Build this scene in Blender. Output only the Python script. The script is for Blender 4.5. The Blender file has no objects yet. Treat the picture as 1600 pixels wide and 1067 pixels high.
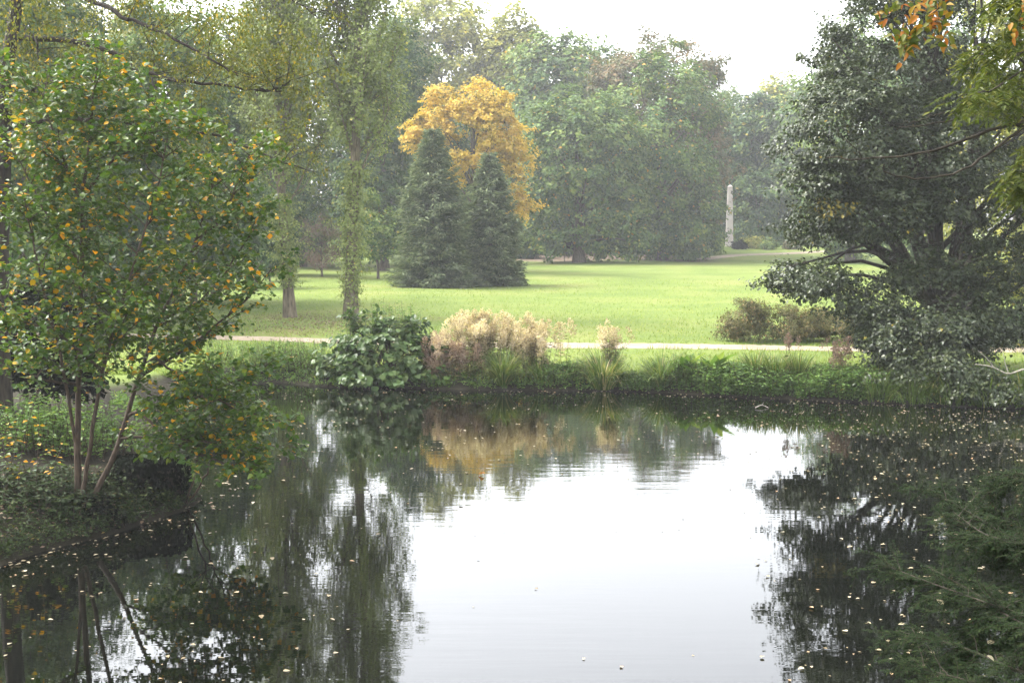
import bpy, math
import numpy as np
from mathutils import Matrix, Vector

sc = bpy.context.scene
COL = sc.collection
R = math.radians

# ------------------------------------------------------------------ camera
F = 2000.0                                  # focal length in photo pixels (1600 wide)
CAMH = 5.0                                  # eye height above the water
PITCH = math.atan((533.5 - 340.0) / F)      # horizon at photo row 340
cam = bpy.data.cameras.new('camera')
cam.sensor_width = 36.0
cam.lens = F / 1600.0 * 36.0
cam.clip_start = 0.1
cam.clip_end = 2000.0
camo = bpy.data.objects.new('camera', cam)
COL.objects.link(camo)
camo.location = (0, 0, CAMH)
camo.rotation_euler = (math.pi / 2 - PITCH, 0, 0)
sc.camera = camo

# ------------------------------------------------------------------ sky, sun, exposure
SUN_EL, SUN_AZ = R(52), R(292)              # azimuth clockwise from +Y
world = bpy.data.worlds.new('World')
sc.world = world
world.use_nodes = True
wn = world.node_tree
wn.nodes.clear()
sky = wn.nodes.new('ShaderNodeTexSky')
sky.sky_type = 'NISHITA'
sky.sun_disc = False
sky.sun_elevation = SUN_EL
sky.sun_rotation = SUN_AZ
sky.air_density = 1.0
sky.dust_density = 3.0
sky.ozone_density = 1.0
hs = wn.nodes.new('ShaderNodeHueSaturation')   # an overcast sky: the same light with little colour
hs.inputs['Saturation'].default_value = 0.18
bg = wn.nodes.new('ShaderNodeBackground')
bg.inputs['Strength'].default_value = 0.15
wo = wn.nodes.new('ShaderNodeOutputWorld')
wn.links.new(sky.outputs[0], hs.inputs['Color'])
wn.links.new(hs.outputs[0], bg.inputs['Color'])
wn.links.new(bg.outputs[0], wo.inputs['Surface'])

sl = bpy.data.lights.new('sun', 'SUN')
sl.energy = 1.3
sl.angle = R(25)
sl.color = (1.0, 0.965, 0.91)
so = bpy.data.objects.new('sun', sl)
COL.objects.link(so)
sd = Vector((math.sin(SUN_AZ) * math.cos(SUN_EL), math.cos(SUN_AZ) * math.cos(SUN_EL), math.sin(SUN_EL)))
so.rotation_euler = sd.to_track_quat('Z', 'Y').to_euler()
so.location = (0, 0, 60)

vs = sc.view_settings
vs.view_transform = 'Standard'
vs.look = 'None'
vs.exposure = 2.55
vs.gamma = 1.0
vs.use_curve_mapping = False
sc.cycles.max_bounces = 8
sc.cycles.diffuse_bounces = 5
sc.cycles.glossy_bounces = 3
sc.cycles.transmission_bounces = 4
sc.cycles.volume_bounces = 0
sc.cycles.use_denoising = True
HAZE_DENSITY = 0.00055

# ------------------------------------------------------------------ helpers
CP, SP = math.cos(PITCH), math.sin(PITCH)
def ray(px, py):
    u, v = (px - 800.0) / F, -(py - 533.5) / F
    return np.array([u, CP + v * SP, -SP + v * CP])
def W(px, py, Y):
    """photo pixel at depth Y (metres north of the camera)"""
    d = ray(px, py)
    return np.array([0, 0, CAMH]) + d * (Y / d[1])
def PX(Y):
    return Y / F                             # metres per photo pixel at depth Y

def unit(a):
    return a / np.maximum(np.linalg.norm(a, axis=-1, keepdims=True), 1e-9)

def ploc(o):
    p = np.zeros(3)
    while o is not None:
        p = p + np.array(o.location)
        o = o.parent
    return p

def mesh_obj(name, V, faces, mat, parent=None, rnd=None, smooth=False, attrs=None):
    """faces: list of int arrays (n,k), k = 3 or 4"""
    me = bpy.data.meshes.new(name)
    V = np.ascontiguousarray(np.asarray(V, float) - ploc(parent), dtype=np.float32)
    me.vertices.add(len(V))
    me.vertices.foreach_set('co', V.ravel())
    faces = [np.asarray(f, dtype=np.int32) for f in faces if len(f)]
    tot = np.concatenate([np.full(len(f), f.shape[1], np.int32) for f in faces])
    idx = np.concatenate([f.ravel() for f in faces])
    st = np.concatenate([[0], np.cumsum(tot)[:-1]]).astype(np.int32)
    me.loops.add(len(idx))
    me.loops.foreach_set('vertex_index', idx)
    me.polygons.add(len(tot))
    me.polygons.foreach_set('loop_start', st)
    me.polygons.foreach_set('loop_total', tot)
    me.update(calc_edges=True)
    me.polygons.foreach_set('use_smooth', np.full(len(tot), bool(smooth)))
    if rnd is not None:
        a = me.attributes.new('rnd', 'FLOAT', 'POINT')
        a.data.foreach_set('value', np.ascontiguousarray(rnd, dtype=np.float32))
    for k, v in (attrs or {}).items():
        a = me.attributes.new(k, 'FLOAT', 'POINT')
        a.data.foreach_set('value', np.ascontiguousarray(v, dtype=np.float32))
    if mat is not None:
        me.materials.append(mat)
    o = bpy.data.objects.new(name, me)
    COL.objects.link(o)
    if parent is not None:
        o.parent = parent
    return o

def tag(o, label=None, cat=None, group=None, kind=None):
    if label: o['label'] = label
    if cat: o['category'] = cat
    if group: o['group'] = group
    if kind: o['kind'] = kind
    return o

def thing(name, label, cat, loc, group=None):
    e = bpy.data.objects.new(name, None)
    COL.objects.link(e)
    e.location = tuple(float(c) for c in loc)
    e.empty_display_size = 0.2
    return tag(e, label, cat, group)

def copy_tree(o, loc, rotz=0.0, scale=1.0, label=None, parent=None):
    c = o.copy()
    COL.objects.link(c)
    if parent is None:
        c.location = tuple(float(q) for q in loc)
        c.rotation_euler = (0, 0, rotz)
        c.scale = (scale,) * 3 if np.isscalar(scale) else scale
        if label: c['label'] = label
    else:
        c.parent = parent
    for ch in list(o.children):
        copy_tree(ch, None, parent=c)
    return c

# ------------------------------------------------------------------ materials
def nodemat(name):
    m = bpy.data.materials.new(name)
    m.use_nodes = True
    nt = m.node_tree
    nt.nodes.clear()
    out = nt.nodes.new('ShaderNodeOutputMaterial')
    return m, nt, out
def node(nt, typ, **kw):
    n = nt.nodes.new(typ)
    for k, v in kw.items():
        setattr(n, k, v)
    return n
def ramp(nt, stops):
    r = nt.nodes.new('ShaderNodeValToRGB')
    el = r.color_ramp.elements
    el[0].position, el[0].color = stops[0][0], (*stops[0][1], 1)
    el[1].position, el[1].color = stops[-1][0], (*stops[-1][1], 1)
    for p, c in stops[1:-1]:
        e = el.new(p)
        e.color = (*c, 1)
    return r

def leafmat(name, stops, trans=0.3, rough=0.5, spec=0.4, gain=1.0, sat=1.02):
    def grade(c):
        c = np.array(c) * gain
        if c[1] > c[0]: c[0] *= 1.10
        l = float(c @ np.array([.25, .65, .10]))
        return tuple(float(v) for v in np.clip(l + (c - l) * sat, .003, .85))
    stops = [(q, grade(c)) for q, c in stops]
    m, nt, out = nodemat(name)
    at = node(nt, 'ShaderNodeAttribute', attribute_name='rnd')
    rp = ramp(nt, stops)
    nt.links.new(at.outputs['Fac'], rp.inputs[0])
    p = nt.nodes.new('ShaderNodeBsdfPrincipled')
    p.inputs['Roughness'].default_value = rough
    p.inputs['Specular IOR Level'].default_value = spec * .3
    nt.links.new(rp.outputs[0], p.inputs['Base Color'])
    t = nt.nodes.new('ShaderNodeBsdfTranslucent')
    g = node(nt, 'ShaderNodeMixRGB', blend_type='MULTIPLY')
    g.inputs[0].default_value = 1.0
    g.inputs[2].default_value = (1.15, 1.2, 0.6, 1)
    nt.links.new(rp.outputs[0], g.inputs[1])
    nt.links.new(g.outputs[0], t.inputs['Color'])
    mx = nt.nodes.new('ShaderNodeMixShader')
    mx.inputs[0].default_value = trans
    nt.links.new(p.outputs[0], mx.inputs[1])
    nt.links.new(t.outputs[0], mx.inputs[2])
    nt.links.new(mx.outputs[0], out.inputs['Surface'])
    return m

def barkmat(name, c1, c2, scale=14.0, bump=0.5):
    m, nt, out = nodemat(name)
    tc = nt.nodes.new('ShaderNodeTexCoord')
    mp = nt.nodes.new('ShaderNodeMapping')
    mp.inputs['Scale'].default_value = (1, 1, 0.22)
    nt.links.new(tc.outputs['Object'], mp.inputs[0])
    n1 = nt.nodes.new('ShaderNodeTexNoise')
    n1.inputs['Scale'].default_value = scale
    n1.inputs['Detail'].default_value = 6
    nt.links.new(mp.outputs[0], n1.inputs['Vector'])
    rp = ramp(nt, [(0.3, c1), (0.7, c2)])
    nt.links.new(n1.outputs[0], rp.inputs[0])
    p = nt.nodes.new('ShaderNodeBsdfPrincipled')
    p.inputs['Roughness'].default_value = 0.9
    p.inputs['Specular IOR Level'].default_value = 0.2
    nt.links.new(rp.outputs[0], p.inputs['Base Color'])
    b = nt.nodes.new('ShaderNodeBump')
    b.inputs['Strength'].default_value = bump
    b.inputs['Distance'].default_value = 0.05
    nt.links.new(n1.outputs[0], b.inputs['Height'])
    nt.links.new(b.outputs[0], p.inputs['Normal'])
    nt.links.new(p.outputs[0], out.inputs['Surface'])
    return m

G = lambda r, g, b: (r, g, b)
M = {}
M['bark'] = barkmat('bark_grey_brown', G(.035, .028, .02), G(.13, .105, .08))
M['bark_dark'] = barkmat('bark_dark', G(.012, .010, .008), G(.05, .04, .03))
M['bark_poplar'] = barkmat('bark_poplar', G(.06, .05, .035), G(.22, .18, .13), 9.0)
M['stem'] = barkmat('stem_brown', G(.03, .022, .015), G(.085, .06, .042), 30.0, 0.3)
M['deadwood'] = barkmat('dead_wood', G(.16, .15, .12), G(.36, .33, .27), 20.0)
# broadleaf ramps: 0 .. 0.8 the ordinary green range, 0.8 .. 1 autumn leaves
M['lf_chestnut'] = leafmat('leaf_chestnut', [(0, G(.03, .06, .024)), (.45, G(.065, .11, .036)), (.8, G(.125, .17, .05)), (.9, G(.22, .19, .05)), (1, G(.30, .17, .05))], .25, .5, gain=1.5, sat=1.1)
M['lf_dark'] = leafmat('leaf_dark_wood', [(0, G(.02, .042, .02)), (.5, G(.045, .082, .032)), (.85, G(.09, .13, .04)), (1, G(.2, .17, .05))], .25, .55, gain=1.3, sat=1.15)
M['lf_russet'] = leafmat('leaf_russet', [(0, G(.06, .075, .035)), (.45, G(.10, .10, .05)), (.8, G(.17, .115, .06)), (1, G(.20, .14, .07))], .25, .55, gain=1.2)
M['lf_yellowgreen'] = leafmat('leaf_yellow_green', [(0, G(.08, .11, .03)), (.5, G(.17, .19, .045)), (.85, G(.30, .28, .06)), (1, G(.42, .32, .06))], .3, .5, gain=1.35)
M['lf_gold'] = leafmat('leaf_gold', [(0, G(.10, .12, .03)), (.12, G(.36, .28, .06)), (.6, G(.60, .42, .09)), (1, G(.68, .45, .10))], .35, .5, gain=0.95)
M['lf_poplar'] = leafmat('leaf_poplar', [(0, G(.06, .085, .035)), (.5, G(.12, .155, .065)), (.85, G(.20, .235, .11)), (1, G(.30, .26, .09))], .32, .38, .5, gain=1.5, sat=1.2)
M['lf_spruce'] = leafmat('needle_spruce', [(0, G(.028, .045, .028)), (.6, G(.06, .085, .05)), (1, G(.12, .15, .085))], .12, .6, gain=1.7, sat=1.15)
M['lf_lime'] = leafmat('leaf_lime', [(0, G(.02, .036, .016)), (.5, G(.05, .075, .03)), (.88, G(.10, .13, .05)), (1, G(.36, .28, .05))], .2, .36, 1.0, gain=0.58, sat=1.15)
M['lf_hazel'] = leafmat('leaf_hazel', [(0, G(.025, .06, .016)), (.45, G(.06, .11, .022)), (.8, G(.13, .17, .03)), (.86, G(.34, .28, .04)), (1, G(.60, .28, .035))], .33, .38, .9, gain=1.0, sat=1.2)
M['lf_birch'] = leafmat('leaf_alder', [(0, G(.05, .07, .02)), (.5, G(.11, .13, .03)), (.85, G(.20, .19, .05)), (1, G(.40, .28, .05))], .32, .42, .5, gain=0.95, sat=1.15)
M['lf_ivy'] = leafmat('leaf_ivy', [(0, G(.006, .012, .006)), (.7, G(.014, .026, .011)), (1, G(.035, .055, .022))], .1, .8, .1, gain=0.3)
M['lf_herb'] = leafmat('leaf_herb', [(0, G(.035, .075, .02)), (.5, G(.075, .145, .035)), (.9, G(.13, .20, .05)), (1, G(.25, .22, .06))], .3, .45, gain=1.2)
M['lf_herb_painted_shade'] = leafmat('leaf_herb_painted_shade', [(0, G(.012, .024, .008)), (.5, G(.026, .046, .014)), (.9, G(.055, .078, .022)), (1, G(.16, .12, .04))], .15, .6, .3)  # left-bank herbs: the shade of the overhanging trees is put into this darker leaf colour
M['lf_bigleaf'] = leafmat('leaf_big', [(0, G(.04, .08, .03)), (.5, G(.085, .145, .055)), (1, G(.16, .22, .09))], .25, .35, .6, gain=0.62, sat=1.25)
M['lf_dock'] = leafmat('leaf_dock', [(0, G(.06, .13, .025)), (.6, G(.11, .20, .04)), (1, G(.20, .26, .07))], .35, .4, gain=1.0)
M['lf_sedge'] = leafmat('blade_sedge', [(0, G(.04, .075, .02)), (.5, G(.085, .14, .035)), (.85, G(.17, .21, .07)), (1, G(.34, .28, .14))], .3, .45, gain=0.95)
M['lf_plume'] = leafmat('seed_plume', [(0, G(.26, .2, .12)), (.5, G(.46, .37, .25)), (1, G(.66, .56, .42))], .35, .8, .1, gain=1.15, sat=.85)
M['lf_pinkplume'] = leafmat('seed_plume_pink', [(0, G(.24, .13, .09)), (.5, G(.42, .28, .20)), (1, G(.58, .44, .34))], .35, .8, .1, gain=0.95, sat=.75)
M['lf_brownbush'] = leafmat('leaf_brown_bush', [(0, G(.04, .05, .02)), (.5, G(.10, .105, .04)), (.85, G(.20, .16, .07)), (1, G(.30, .16, .08))], .25, .55)
M['lf_redtwig'] = leafmat('leaf_red_twig', [(0, G(.09, .07, .05)), (.6, G(.19, .13, .10)), (1, G(.26, .14, .10))], .2, .7)
M['lf_robinia'] = leafmat('leaf_robinia', [(0, G(.07, .115, .02)), (.6, G(.14, .19, .04)), (1, G(.24, .25, .06))], .3, .45, gain=0.5)
M['lf_oak'] = leafmat('leaf_autumn_oak', [(0, G(.08, .13, .025)), (.45, G(.16, .18, .03)), (.6, G(.40, .23, .03)), (1, G(.42, .12, .03))], .3, .5, gain=0.6)
M['lf_yew'] = leafmat('needle_yew', [(0, G(.016, .035, .016)), (.6, G(.035, .062, .025)), (1, G(.07, .10, .035))], .1, .8, .1, gain=0.42)
M['lf_grass'] = leafmat('blade_grass', [(0, G(.09, .15, .03)), (.6, G(.17, .25, .05)), (1, G(.30, .33, .10))], .35, .55, gain=1.0)
M['lf_float'] = leafmat('leaf_floating', [(0, G(.18, .12, .05)), (.4, G(.42, .32, .15)), (.8, G(.58, .50, .30)), (1, G(.60, .30, .08))], .1, .45, gain=0.62, sat=.75)
M['lf_litter'] = leafmat('leaf_litter', [(0, G(.10, .06, .04)), (.6, G(.21, .13, .09)), (1, G(.33, .21, .11))], .1, .7, gain=0.8, sat=.8)

# ------------------------------------------------------------------ leaves
LEAF4 = (np.array([[0, 0, 0], [-.5, .45, .10], [0, 1, -.06], [.5, .45, .10]]), [np.array([[0, 1, 2, 3]])])
def ovate(n=3):
    """a leaf with a folded midrib and pointed tip, 2*(n) quads"""
    ys = np.array([0.0, .12, .38, .68, 1.0])
    ws = np.array([0.03, .36, .5, .33, 0.0])
    v, q = [], []
    for y, w in zip(ys, ws):
        z = -.12 * y * y
        v += [[-w, y, z + .22 * w], [0, y, z], [w, y, z + .22 * w]]
    for i in range(4):
        a = i * 3
        q += [[a, a + 1, a + 4, a + 3], [a + 1, a + 2, a + 5, a + 4]]
    return np.array(v), [np.array(q)]
LEAF8 = ovate()
LEAF6 = (np.array([[0, 0, 0], [-.46, .28, .08], [-.36, .68, .05], [0, 1, -.08], [.36, .68, .05], [.46, .28, .08], [0, .5, -.03]]),
         [np.array([[0, 6, 2, 1], [6, 3, 2, 2][:3] + [2], [0, 5, 4, 6]])])
LEAF6 = (LEAF6[0], [np.array([[0, 6, 2, 1], [0, 5, 4, 6]]), np.array([[6, 3, 2], [6, 4, 3]])])

def leaf_geo(P, D, N, S, tint, tmpl=LEAF4, width=0.75):
    """leaf blades at points P, axis D, facing N, length S"""
    P, D, N = np.asarray(P, float), unit(np.asarray(D, float)), np.asarray(N, float)
    N = unit(N - D * np.sum(N * D, axis=1, keepdims=True))
    B = np.cross(D, N)
    S = np.broadcast_to(np.asarray(S, float), (len(P),))
    tv, tf = tmpl
    k = len(tv)
    V = (P[:, None, :] + S[:, None, None] * (tv[None, :, 0:1] * width * B[:, None, :] + tv[None, :, 1:2] * D[:, None, :] + tv[None, :, 2:3] * N[:, None, :]))
    off = (np.arange(len(P)) * k)[:, None, None]
    fs = [(f[None] + off).reshape(-1, f.shape[1]) for f in tf]
    return V.reshape(-1, 3), fs, np.repeat(tint, k)

def add_leaves(name, parent, P, D, N, S, tint, mat, tmpl=LEAF4, width=0.75, kind='stuff'):
    V, fs, t = leaf_geo(P, D, N, S, tint, tmpl, width)
    o = mesh_obj(name, V, fs, mat, parent, rnd=t)
    if kind: o['kind'] = kind
    return o

def leaf_parts(parent, name, P, D, N, S, tint, mat, tmpl=LEAF8, width=0.75, variants=10):
    """every leaf an object of its own; a handful of shared meshes hold the tints"""
    order = np.argsort(tint)
    D = unit(np.asarray(D, float))
    N = unit(N - D * np.sum(N * D, axis=1, keepdims=True))
    B = np.cross(D, N)
    P = np.asarray(P, float) - ploc(parent)
    bins = np.array_split(order, variants)
    for b in bins:
        if not len(b): continue
        t = float(np.mean(tint[b]))
        tv = tmpl[0] * np.array([width, 1, 1])
        first = None
        for i in b:
            m4 = Matrix(((B[i][0] * S[i], D[i][0] * S[i], N[i][0] * S[i], P[i][0]),
                         (B[i][1] * S[i], D[i][1] * S[i], N[i][1] * S[i], P[i][1]),
                         (B[i][2] * S[i], D[i][2] * S[i], N[i][2] * S[i], P[i][2]), (0, 0, 0, 1)))
            if first is None:
                o = mesh_obj(name, tv + ploc(parent), tmpl[1], mat, parent, rnd=np.full(len(tv), t), smooth=True)
                first = o
            else:
                o = first.copy()
                COL.objects.link(o)
            o.matrix_basis = m4
    return

def rdir(rng, n):
    return unit(rng.normal(size=(n, 3)))

def fractal_leaves(rng, C, rc, nsub, nleaf, flat=0.65, s1=0.5, s2=0.24):
    """hierarchical clumps: clump centres C with radius rc -> sub-clumps -> leaves. Returns points and the outward direction inside each clump."""
    C = np.asarray(C); n = len(C)
    rc = np.broadcast_to(rc, (n,))
    sub = np.repeat(C, nsub, axis=0) + rng.normal(size=(n * nsub, 3)) * np.repeat(rc, nsub)[:, None] * s1 * np.array([1, 1, flat])
    r2 = np.repeat(rc, nsub)
    P = np.repeat(sub, nleaf, axis=0) + rng.normal(size=(n * nsub * nleaf, 3)) * np.repeat(r2, nleaf)[:, None] * s2 * np.array([1, 1, flat])
    out = unit(P - np.repeat(np.repeat(C, nsub, axis=0), nleaf, axis=0))
    tone = np.repeat(rng.normal(size=n * nsub), nleaf)
    return P, out, tone

def leaf_frame(rng, P, out, up=0.6, outw=0.6, rand=0.6, droop=0.35):
    n = len(P)
    N = unit(out * outw + np.array([0, 0, up]) + rdir(rng, n) * rand)
    D = unit(np.cross(N, rdir(rng, n)) + np.array([0, 0, -droop]) + out * 0.3)
    return D, N

# ------------------------------------------------------------------ tubes
def tube_geo(pts, rad, sides=6):
    pts = np.asarray(pts, float); n = len(pts)
    rad = np.broadcast_to(rad, (n,))
    T = unit(np.gradient(pts, axis=0))
    ref = np.array([0., 0, 1]) if abs(T[0][2]) < 0.9 else np.array([1., 0, 0])
    A = unit(np.cross(T, ref)); B = np.cross(T, A)
    a = np.linspace(0, 2 * math.pi, sides, endpoint=False)
    V = pts[:, None] + rad[:, None, None] * (np.cos(a)[None, :, None] * A[:, None] + np.sin(a)[None, :, None] * B[:, None])
    i = np.arange(n - 1)[:, None] * sides; j = np.arange(sides)[None]; k = (j + 1) % sides
    q = np.stack([i + j, i + k, i + sides + k, i + sides + j], axis=-1).reshape(-1, 4)
    return V.reshape(-1, 3), q
class Tubes:
    def __init__(s): s.V, s.F, s.n = [], [], 0
    def add(s, pts, rad, sides=6):
        v, f = tube_geo(pts, rad, sides)
        s.V.append(v); s.F.append(f + s.n); s.n += len(v)
    def build(s, name, mat, parent):
        o = mesh_obj(name, np.concatenate(s.V), [np.concatenate(s.F)], mat, parent, smooth=True)
        if name in ('twigs', 'stems', 'branches', 'leaf_stalks', 'stalks'): o['kind'] = 'stuff'
        return o

def smooth_path(P, n=16):
    """Catmull-Rom through control points"""
    P = np.asarray(P, float)
    Q = np.vstack([2 * P[0] - P[1], P, 2 * P[-1] - P[-2]])
    out = []
    m = len(P) - 1
    for t in np.linspace(0, m - 1e-6, n):
        i = int(t); u = t - i
        a, b, c, d = Q[i], Q[i + 1], Q[i + 2], Q[i + 3]
        out.append(0.5 * (2 * b + (c - a) * u + (2 * a - 5 * b + 4 * c - d) * u * u + (3 * b - a - 3 * c + d) * u ** 3))
    return np.array(out)

def grow(rng, p, d, L, r, lv, cfg, out, nseg=7):
    """a branch polyline with children; appends (points, radii, level)"""
    pts = [np.array(p, float)]
    d = unit(np.array(d, float))
    dirs = []
    for i in range(nseg):
        d = unit(d + rng.normal(size=3) * cfg['wob'][lv] + np.array([0, 0, cfg['trop'][lv]]))
        dirs.append(d)
        pts.append(pts[-1] + d * L / nseg)
    pts = np.array(pts)
    rad = r * np.linspace(1, 0.35, nseg + 1)
    out.append((pts, rad, lv))
    if lv + 1 >= cfg['levels']:
        return
    n = cfg['n'][lv]
    n = max(1, int(round(n * (0.8 + 0.4 * rng.random()))))
    ts = np.sort(cfg['t0'][lv] + (1 - cfg['t0'][lv]) * (np.arange(n) + rng.random(n)) / n)
    az = rng.random() * 6.28
    for k, t in enumerate(ts):
        f = t * nseg; i = min(int(f), nseg - 1)
        q = pts[i] + (pts[i + 1] - pts[i]) * (f - i)
        dd = dirs[i]
        az += 2.4 + rng.normal() * 0.4
        u = unit(np.cross(dd, [0.13, 0.31, 0.94])); v = np.cross(dd, u)
        side = math.cos(az) * u + math.sin(az) * v
        side = unit(side * np.array([1, 1, cfg.get('flat', 1.0)]))
        ang = cfg['ang'][lv] * (0.8 + 0.4 * rng.random())
        cd = dd * math.cos(ang) + side * math.sin(ang)
        grow(rng, q, cd, L * cfg['ratio'][lv] * (1 - 0.45 * t) * (0.75 + 0.5 * rng.random()), r * 0.5 * (1 - 0.4 * t), lv + 1, cfg, out, max(4, nseg - 2))

def twig_leaves(rng, branches, level, spacing, jitter=0.02, t0=0.15, droop=0.25, per=1):
    P, D, N = [], [], []
    for pts, rad, lv in branches:
        if lv < level: continue
        seg = np.linalg.norm(np.diff(pts, axis=0), axis=1); L = seg.sum()
        m = max(2, int(L * (1 - t0) / spacing))
        cum = np.concatenate([[0], np.cumsum(seg)])
        for rep in range(per):
            t = L * (t0 + (1 - t0) * (np.arange(m) + rng.random(m) * .6) / m)
            q = np.stack([np.interp(t, cum, pts[:, c]) for c in range(3)], axis=1)
            d = unit(np.stack([np.interp(t, cum, np.gradient(pts[:, c])) for c in range(3)], axis=1))
            side = unit(np.cross(d, [0, 0, 1.0])) * np.where(np.arange(m) % 2, 1, -1)[:, None]
            ax = side * 0.8 + d * 0.55 + rng.normal(size=(m, 3)) * 0.35 + np.array([0, 0, -droop])
            nn = np.array([0, 0, 1.0]) + rng.normal(size=(m, 3)) * 0.45
            P.append(q + rng.normal(size=(m, 3)) * jitter); D.append(ax); N.append(nn)
    return np.concatenate(P), np.concatenate(D), np.concatenate(N)

def tints(rng, n, lo=0.0, hi=0.8, autumn=0.0, tone=None, k=0.12):
    t = lo + (hi - lo) * rng.beta(2.2, 2.2, n)
    if tone is not None:
        t = np.clip(t + tone * k, lo, hi)
    if autumn > 0:
        a = rng.random(n) < autumn
        t[a] = hi + (1 - hi) * rng.random(a.sum())
    return t

# ------------------------------------------------------------------ terrain
POND = np.array([(-7.9, 15.0), (-7.35, 18.4), (-6.5, 19.8), (-6.0, 20.9), (-5.62, 22.0), (-5.9, 23.4), (-7.2, 26), (-8.6, 30), (-9.6, 34),
                 (-9.2, 37.3), (-7.3, 38.7), (-5.4, 37.7), (-3.6, 37.5), (-1.5, 37.1), (0.5, 36.9), (2.6, 36.8), (4.4, 36.4), (6.2, 35.6), (8.4, 34.9), (10.6, 34.1),
                 (13, 33.4), (16, 33.0), (20, 32.2), (25, 30), (29, 25), (30, 18), (26, 12), (18, 10.2), (10, 10), (6, 9.3), (3, 7.8), (0, 7.0), (-4, 7.6), (-7, 10)])
def catmull_closed(P, k=5):
    n = len(P); out = []
    for i in range(n):
        a, b, c, d = P[i - 1], P[i], P[(i + 1) % n], P[(i + 2) % n]
        for u in np.arange(k) / k:
            out.append(0.5 * (2 * b + (c - a) * u + (2 * a - 5 * b + 4 * c - d) * u * u + (3 * b - a - 3 * c + d) * u ** 3))
    return np.array(out)
SHORE = catmull_closed(POND, 4)
def pond_dist(x, y):
    """signed distance to the shore, negative in the water"""
    x = np.asarray(x, float).ravel(); y = np.asarray(y, float).ravel()
    best = np.full(x.shape, 1e9); inside = np.zeros(x.shape, bool)
    A = SHORE; Bp = np.roll(SHORE, -1, axis=0)
    for (ax, ay), (bx, by) in zip(A, Bp):
        dx, dy = bx - ax, by - ay
        t = np.clip(((x - ax) * dx + (y - ay) * dy) / (dx * dx + dy * dy), 0, 1)
        best = np.minimum(best, (x - ax - t * dx) ** 2 + (y - ay - t * dy) ** 2)
        c = ((ay > y) != (by > y)) & (x < (bx - ax) * (y - ay) / (by - ay + 1e-12) + ax)
        inside ^= c
    d = np.sqrt(best)
    return np.where(inside, -d, d)
def sstep(a, b, x):
    t = np.clip((x - a) / (b - a), 0, 1)
    return t * t * (3 - 2 * t)
def terrain(x, y, d=None):
    x = np.asarray(x, float).ravel(); y = np.asarray(y, float).ravel()
    if d is None: d = pond_dist(x, y)
    T = 0.42 + 2.98 * sstep(9.5, 1.0, y)
    T = T + 0.45 * sstep(-7, -11, x) * sstep(36, 26, y)
    T = T + 0.05 * np.sin(x * .31 + y * .13) + 0.04 * np.sin(x * .11 - y * .23 + 1)
    T = T + 1.0 * sstep(138, 168, y) + 0.25 * sstep(95, 140, y) * sstep(30, -60, x)
    slope = np.where(y < 14, 0.55, 0.5)
    out = np.minimum(T, 0.05 + slope * d)
    k = np.clip(d / 1.6, 0, 1)
    inn = np.maximum(-1.1, 0.05 + 0.6 * d)
    return np.where(d >= 0, out, inn)
def gz(x, y):
    return float(terrain([x], [y])[0])

gx = np.concatenate([np.linspace(-320, -60, 14)[:-1], np.linspace(-60, -14, 24)[:-1], np.arange(-14, 34, .4), np.linspace(34, 70, 19), np.linspace(80, 320, 13)])
gy = np.concatenate([np.linspace(-120, 0, 13)[:-1], np.arange(0, 50, .4), np.linspace(50, 200, 76), np.linspace(215, 330, 8)])
GX, GY = np.meshgrid(gx, gy)
gd = pond_dist(GX, GY)
GZ = terrain(GX, GY, gd)
nx, ny = len(gx), len(gy)
ii = (np.arange(ny - 1)[:, None] * nx + np.arange(nx - 1)[None]).ravel()
gfaces = np.stack([ii, ii + 1, ii + nx + 1, ii + nx], axis=1)
litter = sstep(131, 137, GY.ravel() + 2.5 * np.sin(GX.ravel() * .35) - 0.12 * np.maximum(GX.ravel() - 10, 0)) * sstep(-4, 2, GX.ravel()) * sstep(24, 18, GX.ravel())
mud = sstep(1.3, .7, np.maximum(gd, 0))
mud = np.maximum(mud, 01.0 * sstep(-5.3, -6.5, GX.ravel()) * sstep(37, 33, GY.ravel()))

m, nt, out = nodemat('meadow_ground')
tc = nt.nodes.new('ShaderNodeTexCoord')
def noise(scale, detail=4, rough=.55, vec=None, stretch=None):
    n = nt.nodes.new('ShaderNodeTexNoise')
    n.inputs['Scale'].default_value = scale; n.inputs['Detail'].default_value = detail; n.inputs['Roughness'].default_value = rough
    src = tc.outputs['Object']
    if stretch:
        mp = nt.nodes.new('ShaderNodeMapping'); mp.inputs['Scale'].default_value = stretch
        nt.links.new(src, mp.inputs[0]); src = mp.outputs[0]
    nt.links.new(src, n.inputs['Vector'])
    return n
n1 = noise(.16, 5); n2 = noise(5.0, 6, .7); n3 = noise(.7, 4)
r1 = ramp(nt, [(.3, G(.096, .138, .032)), (.5, G(.128, .168, .040)), (.72, G(.18, .19, .06))])
r2 = ramp(nt, [(.25, G(.55, .6, .5)), (.55, G(1, 1, 1)), (.8, G(1.25, 1.2, 1.15))])
nt.links.new(n1.outputs[0], r1.inputs[0]); nt.links.new(n2.outputs[0], r2.inputs[0])
mu = node(nt, 'ShaderNodeMixRGB', blend_type='MULTIPLY'); mu.inputs[0].default_value = .8
nt.links.new(r1.outputs[0], mu.inputs[1]); nt.links.new(r2.outputs[0], mu.inputs[2])
rl = ramp(nt, [(.3, G(.07, .052, .036)), (.7, G(.16, .12, .085))])
nt.links.new(n2.outputs[0], rl.inputs[0])
al = node(nt, 'ShaderNodeAttribute', attribute_name='litter'); am = node(nt, 'ShaderNodeAttribute', attribute_name='mud')
mxl = node(nt, 'ShaderNodeMixRGB'); nt.links.new(al.outputs['Fac'], mxl.inputs[0]); nt.links.new(mu.outputs[0], mxl.inputs[1]); nt.links.new(rl.outputs[0], mxl.inputs[2])
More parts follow.
